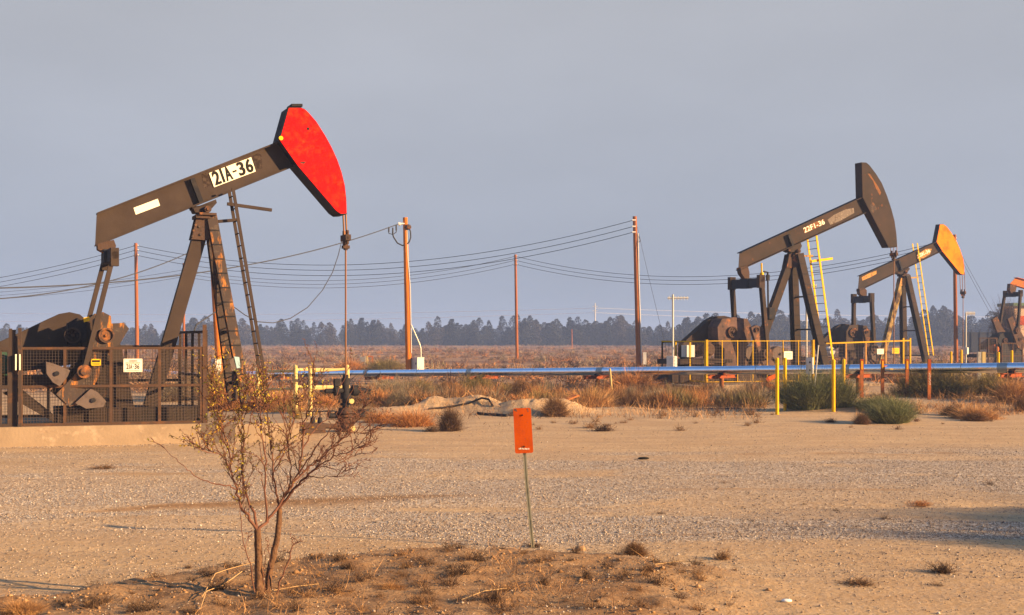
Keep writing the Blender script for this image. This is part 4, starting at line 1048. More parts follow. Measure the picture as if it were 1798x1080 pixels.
# ------------------------------------------------------------------ bollards, stakes, boxes, marker
def post_thing(name, px, pyt, pyb, wpx, mk, label, cat, group=None, dome=True, square=False, D=None, lean=0):
    D = D or Dgz(px, pyb); b = Vector(((px - CX) / F * D, D, 0)); b.z = gz1(b.x, b.y)
    o = thing(name, label, cat, b, 0, group); r = wpx * D / F / 2; zt_ = H - (pyt - YH) * D / F - b.z; lx = lean * D / F
    if square:
        MB().bar((0, 0, -.3), (lx, 0, zt_), r * 1.2, r * 2).build('shaft', M[mk], o)
    else:
        m = MB().cyl((0, 0, -.3), (lx, 0, zt_ - r * .4), r, n=18)
        m.build('shaft', M[mk], o)
        if dome: MB().ball((lx, 0, zt_ - r * .5), r * .98, 8, (1, 1, .5)).build('cap', M[mk], o)
    return o, zt_, r
bol = 'yellow bollards around the pipeline'
for px, t, b, w, lb, D in ((1364.5, 628, 728, 6.2, 'yellow bollard leftmost of the pair left of the green bush', None), (1378.5, 628, 721, 6.0, 'yellow bollard second from left, at the left edge of the green bush', None),
                        (1463.5, 631, 723, 6.2, 'yellow bollard standing in front of the big green bush, right of its middle', None), (1481.5, 630, 690, 5.2, 'yellow bollard behind the right end of the big green bush', 38.5),
                        (1753, 618, 684, 4.6, 'yellow bollard right of the cream timber post pair', 46), (1688, 614, 660, 4, 'taller yellow bollard behind the pipeline near the antenna mast', 62), (1670, 617, 658, 3.8, 'short yellow bollard behind the pipeline beside the last timber pole', 64), (1776.5, 615, 668, 4.4, 'yellow bollard behind the pipeline nearest the right edge', 52)):
    post_thing('bollard', px, t, b, w, 'yellow', lb, 'bollard', bol, D=D)
for i, (px, t, b, w, lb) in enumerate(((1513, 630.5, 699, 5.8, 'plain brown stake, leftmost of the four orange-brown stakes'), (1549.5, 630.5, 693, 5.4, 'brown stake with amber reflector, second of the four stakes'), (1592.5, 630.5, 697, 5.4, 'brown stake with amber reflector, third of the four stakes'), (1631.5, 630.5, 702, 5.4, 'brown stake with red top and scrawled writing, rightmost of the four stakes'))):
    o, zt_, r = post_thing('marker_stake', px, t, b, w, 'stake', lb, 'stake', 'orange-brown marker stakes by the pipeline', square=True)
    MB().box((0, -r * .62 - .004, zt_ - .18), (r * 1.96, .01, .36)).build('painted_top', M['stake_top'], o)
    if i < 3: MB().box((0, -r * .62 - .012, zt_ - .2), (r * 1.1, .006, .28)).build('reflector', M['stake_yel'], o)
    else:
        m = MB(); z = zt_ - .44
        for k in range(9): m.bar((-.025 + .02 * (k % 2), -r * .62 - .005, z), (.02 + .012 * (k % 3), -r * .62 - .005, z - .035), .003, .009); z -= .043
        m.build('scrawled_letters', M['chalk'], o)
o, zt_, r = post_thing('stake', 1076, 647, 694, 3.4, 'cream', 'thin white leaning stake in front of the pipeline', 'stake', square=False, lean=-5)
# cream timber pair
Dt = Dg(694); b0 = at(1723, 694, Dt); o = thing('timber_post', 'pair of cream timber posts bolted together behind the pipeline', 'post', b0)
for dx, mk in ((-.085, 'steelgrey'), (.085, 'cream')):
    MB().bar((dx, 0, -.3), (dx, 0, (694 - 618) * Dt / F), .13, .12, (1, 0, 0)).build('timber', M[mk], o)
MB().cyl((.1, -.07, 1.15), (.1, -.09, 1.15), .03, n=8).cyl((.1, -.07, .8), (.1, -.09, .8), .03, n=8).build('bolt', M['black'], o)
# control box on posts with a leaning white pipe
Db = Dg(708); b0 = at(1422, 708, Db); o = thing('control_box', 'grey-white control box on a post behind the big green bush', 'control box', b0, -.5)
k = Db / F
MB().box((0, 0, (708 - 642) * k), (10.5 * k * 1.1, 7 * k, 29 * k)).build('box', M['white'], o)
MB().bar((-.02, .02, -.2), (-.02, .02, (708 - 656) * k), .1, .1).build('post', M['steelgrey'], o)
MB().box((.02, -3.7 * k, (708 - 636) * k), (.05, .02, .06)).box((.02, -3.7 * k, (708 - 650) * k), (.05, .02, .06)).build('latch', M['black'], o)
p0, p1 = at(1426, 690, 34.5), at(1437, 606, 34.5)
o = MB().cyl(p0 - Vector((0, 0, .6)), p1, .022, n=8).build('vent_pipe', M['whitemetal']); tag(o, 'thin pale leaning pipe rising from the big green bush', 'pipe')
# orange marker sign on the near bank
Ds = 12.0; b0 = at(937, 960, Ds); b0.z = gz1(b0.x, b0.y)
o = thing('marker_sign', 'blank orange marker sign on a leaning thin metal post by the track', 'sign', b0)
rel = lambda px, py, d=0: at(px, py, Ds + d) - b0
a, mid_, t = rel(937, 975), rel(924, 840), rel(916, 714)
q = MB()
pts = [a.lerp(mid_, i / 4) for i in range(4)] + [mid_.lerp(t, i / 4) for i in range(5)]
for i in range(len(pts) - 1):
    for dx, w, dy in ((-.012, .014, 0), (.012, .014, 0), (0, .018, .012)):
        q.bar(pts[i] + Vector((dx, dy, 0)), pts[i + 1] + Vector((dx, dy, 0)), .012 if dy == 0 else .006, w)
q.build('post', M['olive'], o)
c4 = [rel(901, 717, -.03), rel(932, 716, -.03), rel(936.5, 795, -.03), rel(904.5, 796.5, -.03)]
def roundpoly(c, r, n=4):
    out = []
    for i in range(4):
        p, a_, b_ = c[i], c[i - 1], c[(i + 1) % 4]
        u, v_ = (a_ - p).normalized() * r, (b_ - p).normalized() * r
        for j in range(n + 1):
            t_ = j / n; out.append(p + u * (1 - t_) ** 2 + v_ * t_ ** 2)
    return out
rp = roundpoly(c4, .022)
MB().prism([(p.x, p.z) for p in rp], c4[0].y - .003, c4[0].y).build('panel', M['marker'], o)
yb = c4[0].y - .0045
m = MB(); tx = rel(911, 788, -.03); tx2 = rel(930, 787, -.03); x = tx.x
while x < tx2.x:
    wd = random.uniform(.006, .014); m.box((x + wd / 2, yb, tx.z + random.uniform(-.002, .002)), (wd, .002, .016)); x += wd + random.uniform(.003, .012)
m.build('worn_print', M['chalk'], o)
m = MB()
for px, py in ((917, 729), (920, 784)):
    p = rel(px, py, -.03); m.cyl((p.x, yb, p.z), (p.x, yb - .006, p.z), .009, n=10)
m.build('bolt', M['black'], o)
m = MB()
for px, py, r in ((905, 720, .018), (926, 719, .012), (927, 722, .01), (907, 722, .01), (914, 737, .004), (918, 757, .005), (923, 770, .004), (911, 760, .003), (926, 742, .003), (930, 775, .003)):
    p = rel(px, py, -.03); m.add([(p.x + r * math.cos(i * 1.05) * random.uniform(.5, 1.1), yb, p.z + r * .8 * math.sin(i * 1.05) * random.uniform(.5, 1.1)) for i in range(6)], [(5, 4, 3, 2, 1, 0)])
m.build('chipped_paint', M['cw'], o)
# small roadside plant behind the pumps
def cabinet(px0, px1, py0, py1, D, mk, label, rz=-.6, dep=.7, legs=True):
    c = at((px0 + px1) / 2, py1, D); w, h = (px1 - px0) * D / F, (py1 - py0) * D / F
    o = thing('cabinet', label, 'electrical cabinet', (c.x, c.y, gz1(c.x, c.y)), rz)
    z0 = c.z - o.location.z; ww = w / (math.cos(rz) + dep * abs(math.sin(rz)))
    MB().box((0, 0, z0 + h / 2), (ww, ww * dep, h)).box((0, 0, z0 + h + .01), (ww * 1.06, ww * dep * 1.06, .03)).build('housing', M[mk], o)
    MB().box((0, 0, z0 / 2 - .1), (ww * .5, ww * .4, z0 + .2)).build('stand', M['steelgrey'], o)
    MB().box((ww * .3, -ww * dep / 2 - .01, z0 + h * .55), (.05, .03, .12)).build('handle', M['black'], o)
    return o
cabinet(721, 745, 628, 651, 71.0, 'white', 'pale cabinet at the foot of the tall bright timber pole', -.9)
cabinet(370, 389, 631, 652, 62.0, 'white', 'pale cabinet left of the nearest pumpjack front legs', -.9)
def antenna(px, pyt, pyb, D, yag, label, box=None, w=3.5):
    b = at(px, pyb, D); o = thing('antenna_mast', label, 'antenna', b, 0, 'radio antenna masts')
    k = D / F; MB().cyl((0, 0, -.3), (0, 0, (pyb - pyt) * k), w * k / 2, n=10).build('mast', M['whitemetal'], o)
    x0, x1, y = yag; zz = (pyb - y) * k
    m = MB().cyl(((x0 - px) * k, 0, zz), ((x1 - px) * k, 0, zz + .01), .03 * D / 45, n=6)
    for i in range(7): x = (x0 - px + (x1 - x0) * (i + .5) / 7) * k; m.cyl((x, 0, zz - 3.4 * k), (x, 0, zz + 3.4 * k), .016 * D / 45, n=5)
    m.build('yagi_aerial', M['whitemetal'], o)
    if box:
        bx0, bx1, by0, by1 = box; m = MB().box((((bx0 + bx1) / 2 - px) * k, -.12, (pyb - (by0 + by1) / 2) * k), ((bx1 - bx0) * k * .85, .3, (by1 - by0) * k), Matrix.Rotation(-.7, 3, 'Z'))
        m.build('radio_box', M['white'], o)
antenna(1181.5, 517, 672, 47.0, (1172, 1209, 523.5), 'pale antenna mast with a box, left of the plain brown pumpjack', (1171, 1187, 625, 645))
antenna(1416, 500, 664, 58.0, (1416, 1434, 502), 'pale antenna mast standing between the legs of the plain brown pumpjack')
antenna(1696, 550, 646, 80.0, (1695, 1712, 550.5), 'pale antenna mast beside the polished rod of the orange-headed pumpjack', (1688, 1699, 610, 622), 2.6)

# ------------------------------------------------------------------ power poles and wires
PG = 'timber power poles'
def pole(px_t, py_t, px_b, py_b, D, w, mk, label, extra=None):
    b = at(px_b, py_b, D); t = at(px_t, py_t, D); b.z = gz1(b.x, b.y) - .3
    o = thing('power_pole', label, 'power pole', b, 0, PG); r = w * D / F / 2
    MB().tube([(0, 0, 0), (t - b) * .5, t - b], [r * 1.12, r, r * .86], 14).build('shaft', M[mk], o)
    if extra: extra(o, b, D, r)
    return t
def ex713(o, b, D, r):
    k = D / F
    q = lambda px, py, dy=-.1: at(px, py, D) - b + Vector((0, dy, 0))
    MB().tube([q(714.5, 398), q(716, 450), q(720.5, 505), q(722.5, 620)], .032, 8).build('conduit', M['whitemetal'], o)
    MB().cyl(q(703, 393.5), q(711, 393), .07, .05, n=10).cyl(q(700, 393.8), q(703, 393.5), .11, n=10).build('insulator', M['litter'], o)
    MB().ball(q(716.5, 399), .22, 8, (1, 1, .8)).build('weatherhead', M['rusty'], o)
    a = [q(718, 399), q(721, 407), q(721.5, 417), q(719, 425), q(715, 429), q(707, 431.5), q(698, 427), q(691, 416), q(689.5, 408)]
    MB().tube(a, .045, 6).build('drip_loop', M['wire'], o)
    for px, y in ((683, 404), (690, 405), (696, 401)): MB().tube([q(px, y - 5), q(px, y + 4)], .05, 6).build('connector', M['wire'], o)
    MB().tube([q(683, 400), q(683, 410), q(690, 412), q(696, 408), q(696, 398)], .03, 5).build('jumper_wire', M['wire'], o)
    MB().tube([q(722.5, 571), q(737, 604), q(739, 612), q(739.5, 640)], .04, 8).build('guy_guard', M['steelgrey'], o)
t713 = pole(711.5, 382, 718, 652, 71.0, 9.6, 'wood', 'tall bright orange timber pole with a cable drip loop, left of centre', ex713)
def ex1115(o, b, D, r):
    q = lambda px, py, dy=-.12: at(px, py, D) - b + Vector((0, dy, 0))
    for py in (387, 398, 408): MB().cyl(q(1110, py), q(1116, py), .06, n=8).build('insulator', M['litter'], o)
    MB().tube([q(1120, 410), q(1121, 480), q(1125, 600), q(1126, 640)], .045, 6).build('conduit', M['whitemetal'], o)
    MB().tube([q(1119, 414), q(1123, 418), q(1124, 424), q(1120, 426)], .03, 6).build('drip_loop', M['wire'], o)
    MB().box(q(1131, 629, -.3), (.24, .25, .9)).build('meter_box', M['white'], o)
t1115 = pole(1114.5, 380, 1122, 646, 84.0, 8.2, 'wood2', 'tall red-brown timber pole with a white meter box, right of centre', ex1115)
def exdark(ys):
    def f(o, b, D, r):
        for px, py in ys: q = at(px, py, D) - b; MB().cyl(q + Vector((-.22, 0, 0)), q + Vector((.22, 0, 0)), .045, n=8).build('insulator', M['litter'], o)
    return f
pole(905, 447, 908, 632, 118.0, 5.0, 'wood2', 'slim red-brown timber pole in the middle of the far plain', exdark([(905, 450), (905, 457), (905, 464)]))
pole(238.5, 427, 241, 640, 100.0, 6.2, 'wood2', 'red timber pole left of the slanting rear leg of the nearest pumpjack', exdark([(238.5, 431), (239, 439), (239, 448)]))
pole(322.5, 462, 323, 632, 118.0, 4.4, 'wood2', 'thin red timber pole seen right of the slanting rear leg', exdark([(322, 474), (322, 480), (322, 486)]))
pole(371, 418, 387, 652, 66.0, 11.0, 'wood', 'leaning orange timber pole behind the front legs of the nearest pumpjack')
pole(1676, 412, 1679, 644, 92.0, 6.6, 'wood2', 'red-brown timber pole behind the bright orange horse head', exdark([(1675, 418), (1675, 424), (1675, 431)]))
pole(1004, 578, 1004.5, 607, 300.0, 2.0, 'wood2', 'tiny far red post standing before the tree line')
wi = [0]
def wire(a, b, sag, r, label, cat='power line', group='power lines', n=26, mk='wire'):
    pts = [a.lerp(b, i / n) - Vector((0, 0, 4 * sag * (i / n) * (1 - i / n))) for i in range(n + 1)]
    m = MB().tube(pts, r, 5, caps=False)
    o = m.build('power_line', M[mk]); return tag(o, label, cat, group)
wr = .022
order = ('top', 'middle', 'lowest')
for i, (ya, yb_) in enumerate(((431, 387), (439, 398), (448, 408))):
    wire(at(239, ya, 100), at(1111, yb_, 84), 2.45, wr, f'{order[i]} of the three long wires reaching the tall red-brown pole', n=40)
    wire(at(-330, (520, 528, 534)[i], 104), at(239, ya, 100), 1.0, wr, f'{order[i]} of the three wires leaving the photo left of the red pole')
for i, (ya, yb_, yc, yd) in enumerate(((474, 450, 418, 520), (480, 457, 424, 526), (486, 464, 431, 532))):
    wire(at(322, ya, 118), at(905, yb_, 118), 1.75, wr, f'{order[i]} of the three wires between the thin red pole and the slim centre pole', n=40)
    wire(at(905, yb_, 118), at(1675, yc, 92), 2.6, wr, f'{order[i]} of the three wires from the slim centre pole to the orange horse head', n=40)
    wire(at(-300, yd, 120), at(322, ya, 118), .9, wr * .9, f'{order[i]} of the three faint wires left of the thin red pole')
wire(at(-200, 506, 40), t713 + Vector((-.35, -.1, -.39)), 1.15, .028, 'thick service cable running from the bright pole behind the red head to the left', n=50)
wire(at(-120, 528, 45), at(371, 424, 66), .9, .026, 'service cable rising to the leaning orange pole behind the pumpjack')
# droop cable from the splice down behind the pump to the fence
pts = [at(*p) for p in ((600, 424, 58), (594, 448, 57), (584, 478, 56), (566, 510, 55), (540, 540, 54), (510, 559, 53), (480, 567, 52), (452, 565, 50), (430, 553, 48), (405, 535, 44), (383, 545, 40), (360, 560, 34), (345, 570, 29), (341, 580, 27.5))]
o = MB().tube(pts, .021, 6).build('power_line', M['wire']); tag(o, 'loose black cable drooping from the splice down to the fence', 'cable')
for a, b, lb in (((1118, 395, 84), (1178, 645, 82), 'thin guy wire from the tall red-brown pole down to the right'), ((1680, 440, 92), (1768, 600, 93), 'thin guy wire leaving the pole behind the orange head, left strand'), ((1680, 432, 92), (1775, 600, 94), 'thin guy wire leaving the pole behind the orange head, right strand')):
    o = wire(at(*a), at(*b), .15, .012, lb, 'guy wire', 'guy wires')
# far pale transmission line and its mast
fb = at(1045, 606, 560); o = thing('transmission_mast', 'tiny pale transmission mast rising above the tree line', 'mast', (fb.x, fb.y, -1)); k = 560 / F
MB().cyl((0, 0, 0), (0, 0, (607 - 535) * k + 1), .4, .22, n=8).build('shaft', M['whitemetal'], o)
m = MB()
for y in (541, 549): m.bar((-1.3, 0, (607 - y) * k + 1), (1.3, 0, (607 - y) * k + 1), .3, .3)
m.build('crossarm', M['whitemetal'], o)
for i, (ya, yl, yr) in enumerate(((541, 527, 535), (549, 545, 556))):
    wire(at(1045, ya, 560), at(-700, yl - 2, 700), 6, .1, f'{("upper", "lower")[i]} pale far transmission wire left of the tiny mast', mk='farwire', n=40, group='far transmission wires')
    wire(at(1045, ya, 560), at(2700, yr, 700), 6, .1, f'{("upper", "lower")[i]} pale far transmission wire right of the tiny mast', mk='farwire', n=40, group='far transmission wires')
# little meter stand out on the plain
b = at(640, 652, 90.0); o = thing('meter_stand', 'tiny meter stand on the plain left of the bright timber pole', 'meter stand', b); k = 90 / F
MB().box((-2.5 * k, 0, 21 * k), (9 * k, .25, 8 * k)).build('meter', M['steelgrey'], o)
for dx, mk in ((-7, 'steelgrey'), (1, 'steelgrey'), (5, 'cream'), (14, 'stake')): MB().bar((dx * k, 0, -.2), (dx * k, 0, 27 * k), .11, .11).build('leg', M[mk], o)
MB().bar((5 * k, 0, 26 * k), (14 * k, 0, 26 * k), .1, .1).build('rail', M['stake'], o)

# ------------------------------------------------------------------ far buildings at the right
b = at(1781, 645, 150.0); k = 150 / F
o = thing('warehouse', 'peach metal warehouse with a green roof edge at the right edge', 'building', (b.x, b.y, -.3), .12)
MB().box((9, 1.5, 3.45), (18, 3, 6.9)).build('wall', M['wall'], o)
MB().prism([(-.4, 6.9), (18.4, 6.9), (18.4, 7.3), (-.4, 7.3)], -.5, 3.5).build('roof', M['roofgreen'], o)
MB().box((10.2, -.03, 1.5), (15, .06, 3.0)).build('wainscot', M['white'], o)
MB().box((2.2, -.06, 5.0), (3.0, .1, 1.2)).build('sign_band', M['marker'], o)
b = at(1690, 612, 190.0); k = 190 / F
o = thing('screen_fence', 'tall dark hazy screen fence on posts in front of the far trees at right', 'fence', (b.x, b.y, 0), .1)
MB().box((5.2, 0, 1.7), (10.4, .05, 3.4)).build('screen', M['darkblue'], o)
for i in range(8): MB().cyl((i * 1.5, -.1, 0), (i * 1.5, -.1, 3.9), .06, n=6).build('post', M['black'], o)

# ------------------------------------------------------------------ debris on the dirt heaps
q = lambda px, py, z: (lambda p: Vector((p.x, p.y, z + gz1(p.x, p.y))))(gp(px, py))
on = lambda px, D, dz: (lambda p: Vector((p.x, p.y, gz1(p.x, p.y) + dz)))(at(px, 700, D))
pts = [on(752, 33.6, .02), on(775, 33.7, .03), on(800, 33.8, .02), on(822, 33.8, .03), on(846, 33.8, .15), on(858, 33.7, .13), on(866, 33.5, .0)]
o = MB().tube(pts, .03, 8).build('bent_pipe', M['black']); tag(o, 'bent rusty black pipe lying over the dirt heap', 'pipe')
pts = [on(838, 33.0, .03), on(855, 32.8, .02), on(870, 32.6, .03), on(890, 32.3, .03)]
o = MB().tube(pts, .045, 8).build('hose', M['black']); tag(o, 'dark hose end sloping down the dirt heap', 'hose')
o = MB().bar(on(972, 33.4, .06), on(1012, 35.2, .42), .05, .2, (0, 0, 1)).build('plank', M['wood2']); tag(o, 'weathered brown plank leaning on the dirt heap', 'plank')
o = MB().cyl(at(1236, 720, 36), at(1300, 719, 36), .06, n=10).build('scrap_pipe', M['darkblue']); tag(o, 'short grey scrap pipe lying on the dirt by the grey bush', 'pipe')
for px, py, r, lb in ((463, 1050, .05, 'tan rock at the foot of the small bare tree'), (1018, 966, .045, 'small tan rock on the bank right of the orange marker'), (1570, 744, .07, 'small pale rock before the green bush'), (752, 700, .2, 'large tan clod on the left dirt heap')):
    p = gp(px, py); v, f = [], []
    m = MB().ball((0, 0, 0), r, 6, (1.25, 1, .8)); m.v = [tuple(Vector(a) * (1 + .35 * (vnoise(np.array([a[0] * 30 + 5]), np.array([a[1] * 30 + a[2] * 40]), 3)[0] - .5))) for a in m.v]
    o = m.build('rock', M['rock']); o.location = (p.x, p.y, gz1(p.x, p.y) + r * .3); tag(o, lb, 'rock', 'loose rocks')
p = gp(1381, 1059); o = MB().ball((0, 0, 0), .03, 5, (1.6, 1, .5)).build('litter_scrap', M['litter']); o.location = (p.x, p.y, gz1(p.x, p.y) + .01); tag(o, 'white scrap of litter on the dirt at lower right', 'litter')
p = gp(1130, 806); o = MB().ball((0, 0, 0), .05, 5, (2.2, 1, .5)).build('tyre_scrap', M['ink']); o.location = (p.x, p.y, gz1(p.x, p.y) + .02); tag(o, 'small black scrap lying on the gravel right of the orange marker', 'scrap')

# ------------------------------------------------------------------ shrubs that can be told apart
SG = 'desert shrubs'
for a in (
    ('tumble', 'veg_dark', 790, 757, 54, 40, 'dark brown tumbleweed with a flat left skirt, left of the orange marker'),
    ('weed', 'veg_dark', 758, 758, 40, 14, 'low dark skirt of weed left of the dark tumbleweed'),
    ('tumble', 'veg_brown', 975, 731, 64, 36, 'round brown bush beside the dirt heap, right of the orange marker'),
    ('weed', 'veg_dark', 1060, 757, 52, 15, 'low dark weed alone on the bare dirt right of the marker'),
    ('straw', 'veg_orange', 725, 748, 80, 38, 'orange dry grass tussock right of the wellhead'),
    ('straw', 'veg_orange', 672, 742, 70, 26, 'low orange grass tussock nearest the wellhead'),
    ('green', 'veg_green', 1425, 718, 86, 66, 'big dark green bush behind the yellow bollards, left half'),
    ('green', 'veg_green', 1472, 714, 56, 60, 'big dark green bush around the third yellow bollard'),
    ('green', 'veg_green', 1552, 721, 74, 27, 'olive green bush below the second brown stake'),
    ('green', 'veg_green', 1569, 743, 68, 43, 'round green bush standing nearest on the bare dirt at right'),
    ('tumble', 'veg_brown', 1513, 745, 36, 20, 'small brown bush left of the nearest green bush'),
    ('weed', 'veg_dark', 1459, 742, 30, 10, 'tiny dark weed in front of the third yellow bollard'),
    ('green', 'veg_olive', 1625, 696, 84, 48, 'large olive bush under the pipeline at the third stake'),
    ('green', 'veg_olive', 1672, 697, 96, 50, 'large olive bush under the pipeline right of the last stake'),
    ('straw', 'veg_straw', 1712, 735, 90, 30, 'dry straw tussock at right below the pipeline'),
    ('tumble', 'veg_dark', 1670, 730, 46, 18, 'low dark bush left of the dry straw tussock'),
    ('tumble', 'veg_brown', 1712, 739, 56, 16, 'low red-brown weed in front of the dry straw tussock'),
    ('tumble', 'veg_grey', 1301, 713, 44, 30, 'grey round bush right of the rusty support post'),
    ('tumble', 'veg_grey', 1105, 709, 52, 30, 'grey round bush right of the thin white stake'),
    ('green', 'veg_grey', 1158, 710, 62, 28, 'grey-green spreading bush below the pipeline in the middle'),
    ('straw', 'veg_orange', 1226, 710, 62, 34, 'bright orange grass tussock before the pale concrete pad'),
    ('tumble', 'veg_orange', 1110, 692, 130, 36, 'wide orange-brown bush under the pipeline in the middle'),
    ('straw', 'veg_straw', 1040, 716, 90, 42, 'tall straw tussock left of the thin white stake'),
    ('tumble', 'veg_grey', 696, 714, 50, 30, 'grey domed tumbleweed right of the wellhead valves'),
    ('green', 'veg_grey', 690, 704, 110, 40, 'wide grey-green bush under the pipeline right of the wellhead'),
    ('green', 'veg_olive', 840, 698, 56, 42, 'olive green bush under the pipeline behind the dirt heap'),
    ('tumble', 'veg_brown', 915, 700, 60, 36, 'red-brown bush under the pipeline behind the orange marker'),
    ('green', 'veg_olive', 684, 654, 62, 25, 'yellow-green domed bush on the plain left of the bright pole'),
    ('tumble', 'veg_orange', 616, 654, 66, 20, 'low orange bush on the plain behind the guard rail'),
    ('straw', 'veg_orange', 410, 720, 110, 74, 'tall orange dry brush behind the nearest pumpjack front legs'),
    ('green', 'veg_olive', 385, 700, 90, 58, 'olive brush between the fence corner and the front legs'),
    ('straw', 'veg_orange', 490, 722, 90, 44, 'orange dry brush around the foot of the ladder'),
    ('tumble', 'veg_olive', 505, 736, 60, 30, 'olive tumbleweed below the cream guard rail'),
    ('green', 'veg_grey', 300, 704, 60, 40, 'grey-green brush seen through the fence behind the rear leg'),
    ('tumble', 'veg_straw', 1778, 706, 90, 40, 'pale dry bush at the right edge under the pipeline'),
    ('green', 'veg_olive', 1750, 694, 76, 42, 'olive bush behind the cream timber posts'),
    ('tumble', 'veg_brown', 1797, 722, 40, 24, 'red-brown bush cut by the right edge below the pipeline'),
    ('straw', 'veg_orange', 1560, 662, 90, 14, 'low orange brush behind the pipeline before the orange-headed pumpjack'),
    ('green', 'veg_olive', 1660, 656, 100, 22, 'olive brush at the foot of the orange-headed pumpjack'),
    ('tumble', 'veg_olive', 735, 703, 70, 36, 'olive tangle under the pipeline left of the dirt heap'),
    ('tumble', 'veg_grey', 640, 736, 60, 22, 'grey tangle on the dirt just right of the wellhead'),
    ('tumble', 'veg_brown', 785, 700, 70, 30, 'brown tangle behind the left dirt heap'),
    ('weed', 'veg_dark', 870, 1058, 34, 30, 'dark stiff weed on the near bank, front row below the marker'),
    ('weed', 'veg_dark', 955, 1026, 30, 18, 'dark weed on the near bank below the orange marker'),
    ('weed', 'veg_dark', 1030, 1018, 28, 24, 'dark weed on the near bank right of the orange marker'),
    ('weed', 'veg_brown', 1136, 1002, 34, 16, 'brown weed clump on the bank crest at right'),
    ('tumble', 'veg_brown', 1115, 976, 56, 26, 'red-brown dead tuft on the bank crest'),
    ('weed', 'veg_brown', 1268, 982, 44, 20, 'brown weed at the right end of the bank'),
    ('weed', 'veg_dark', 1655, 1006, 62, 22, 'dark weed patch on the dirt at lower right'),
    ('weed', 'veg_brown', 1505, 1026, 80, 14, 'flat brown weed patch on the dirt left of the dark patch'),
    ('weed', 'veg_orange', 1616, 886, 62, 9, 'flat orange weed on the track at right'),
    ('weed', 'veg_dark', 612, 1000, 40, 18, 'dark weed on the bank right of the small tree'),
    ('weed', 'veg_brown', 180, 823, 56, 9, 'flat brown weed on the gravel before the concrete pad'),
    ('weed', 'veg_dark', 330, 998, 22, 9, 'tiny dark weed on the bank left of the small tree'),
    ('straw', 'veg_straw', 690, 1032, 60, 14, 'short straw tuft on the near bank below the wellhead'),
    ('straw', 'veg_straw', 40, 1072, 90, 26, 'short straw grass at the lower left corner'),
    ('weed', 'veg_dark', 938, 960, 46, 9, 'ring of dead stems at the foot of the orange marker')):
    shrub(*a, group=SG)

_ps = []  # unseen thicket, added for the shade it casts on the track
for _ in range(9):
    v, q = shrub_geo('tumble'); k = random.uniform(1.5, 2.2)
    _ps.append((v * np.array([k, k, k * random.uniform(.8, 1.05)]) + np.array([random.uniform(-1.6, 1.6), random.uniform(-1.8, 1.8), 0]), q))
v, q = merge(_ps); o = mesh_np('desert_shrub', v, q, M['veg_dark']); o.location = (11.9, 12.5, gz1(11.9, 12.5))
tag(o, 'unseen dark thicket added beyond the right edge to shade the dirt track', 'shrub', SG)
# ------------------------------------------------------------------ grass and scrub nobody could count
def blades(n, xf, D0, D1, h0, h1, w, mk, label, name, p=1.0, mask=None, bend=.25, spread=.5):
    Dd = D0 + (D1 - D0) * RNG.random(n) ** p; X = xf(Dd, n)
    if mask is not None:
        k = RNG.random(n) < mask(X, Dd); X, Dd = X[k], Dd[k]
    n = len(X)
    base = np.stack([X, Dd, gz(X, Dd) - .01], 1)
    d = np.concatenate([RNG.normal(size=(n, 2)) * spread, np.ones((n, 1))], 1); d /= np.linalg.norm(d, axis=1, keepdims=True)
    cl = fbm(X * 1.5, Dd * 1.5, 7, 2)
    ln = (h0 + (h1 - h0) * RNG.random(n)) * (.4 + 1.2 * cl)
    v, q = ribbons(base, d, ln, np.full(n, w), bend, 2, .1)
    return tag(mesh_np(name, v, q, M[mk]), label, 'grass', kind='stuff')
ux = lambda lo, hi: (lambda Dd, n: ((lo + (hi - lo) * RNG.random(n)) - CX) / F * Dd)
mk1 = lambda X, Y: sstep(.46, .58, fbm(X * .45 + 3, Y * .45, 15, 4)) * (.25 + .75 * sstep(35, 38, Y)) * sstep(30.5, 35, Y + 1.5 * fbm(X * .6, Y, 4, 2))
blades(40000, ux(430, 1345), 31, 47, .1, .42, .011, 'veg_straw', 'dry straw grass in the scrub band under the pipeline', 'dry_grass', mask=mk1)
mk2 = lambda X, Y: sstep(.45, .6, fbm(X * .6 + 9, Y * .6 + 2, 25, 3)) * (.3 + .7 * sstep(35, 38, Y)) * sstep(30.5, 35, Y + 1.5 * fbm(X * .6, Y, 4, 2))
blades(34000, ux(430, 1345), 31.5, 47, .12, .42, .012, 'veg_brown', 'brown dead stems in the scrub band under the pipeline', 'dead_stems', mask=mk2, spread=.7)
blades(20000, ux(1500, 1900), 33, 46, .08, .34, .011, 'veg_straw', 'dry straw grass under the pipeline at right', 'dry_grass', mask=lambda X, Y: sstep(.42, .6, fbm(X * .5, Y * .5, 35, 3)))
blades(13000, ux(-60, 1340), 8.6, 12.6, .03, .1, .005, 'veg_straw', 'sparse short straw and stubble on the near bank', 'stubble', mask=lambda X, Y: bank_w(X, Y) * sstep(.42, .66, fbm(X * 1.6, Y * 1.6, 45, 3)), spread=.9, bend=.6)
blades(15000, ux(-60, 1400), 8.6, 12.6, .03, .12, .006, 'veg_brown', 'dead brown stalks lying on the near bank', 'dead_stalks', mask=lambda X, Y: bank_w(X, Y) * sstep(.45, .68, fbm(X * 1.2 + 5, Y * 1.2, 55, 3)), spread=1.6, bend=.5)
blades(2600, ux(300, 1330), 28, 33, .04, .16, .01, 'veg_dark', 'low dark litter of weeds at the edge of the dirt', 'weed_litter', mask=lambda X, Y: sstep(.5, .65, fbm(X * .7, Y * .9, 65, 3)), spread=1.0)
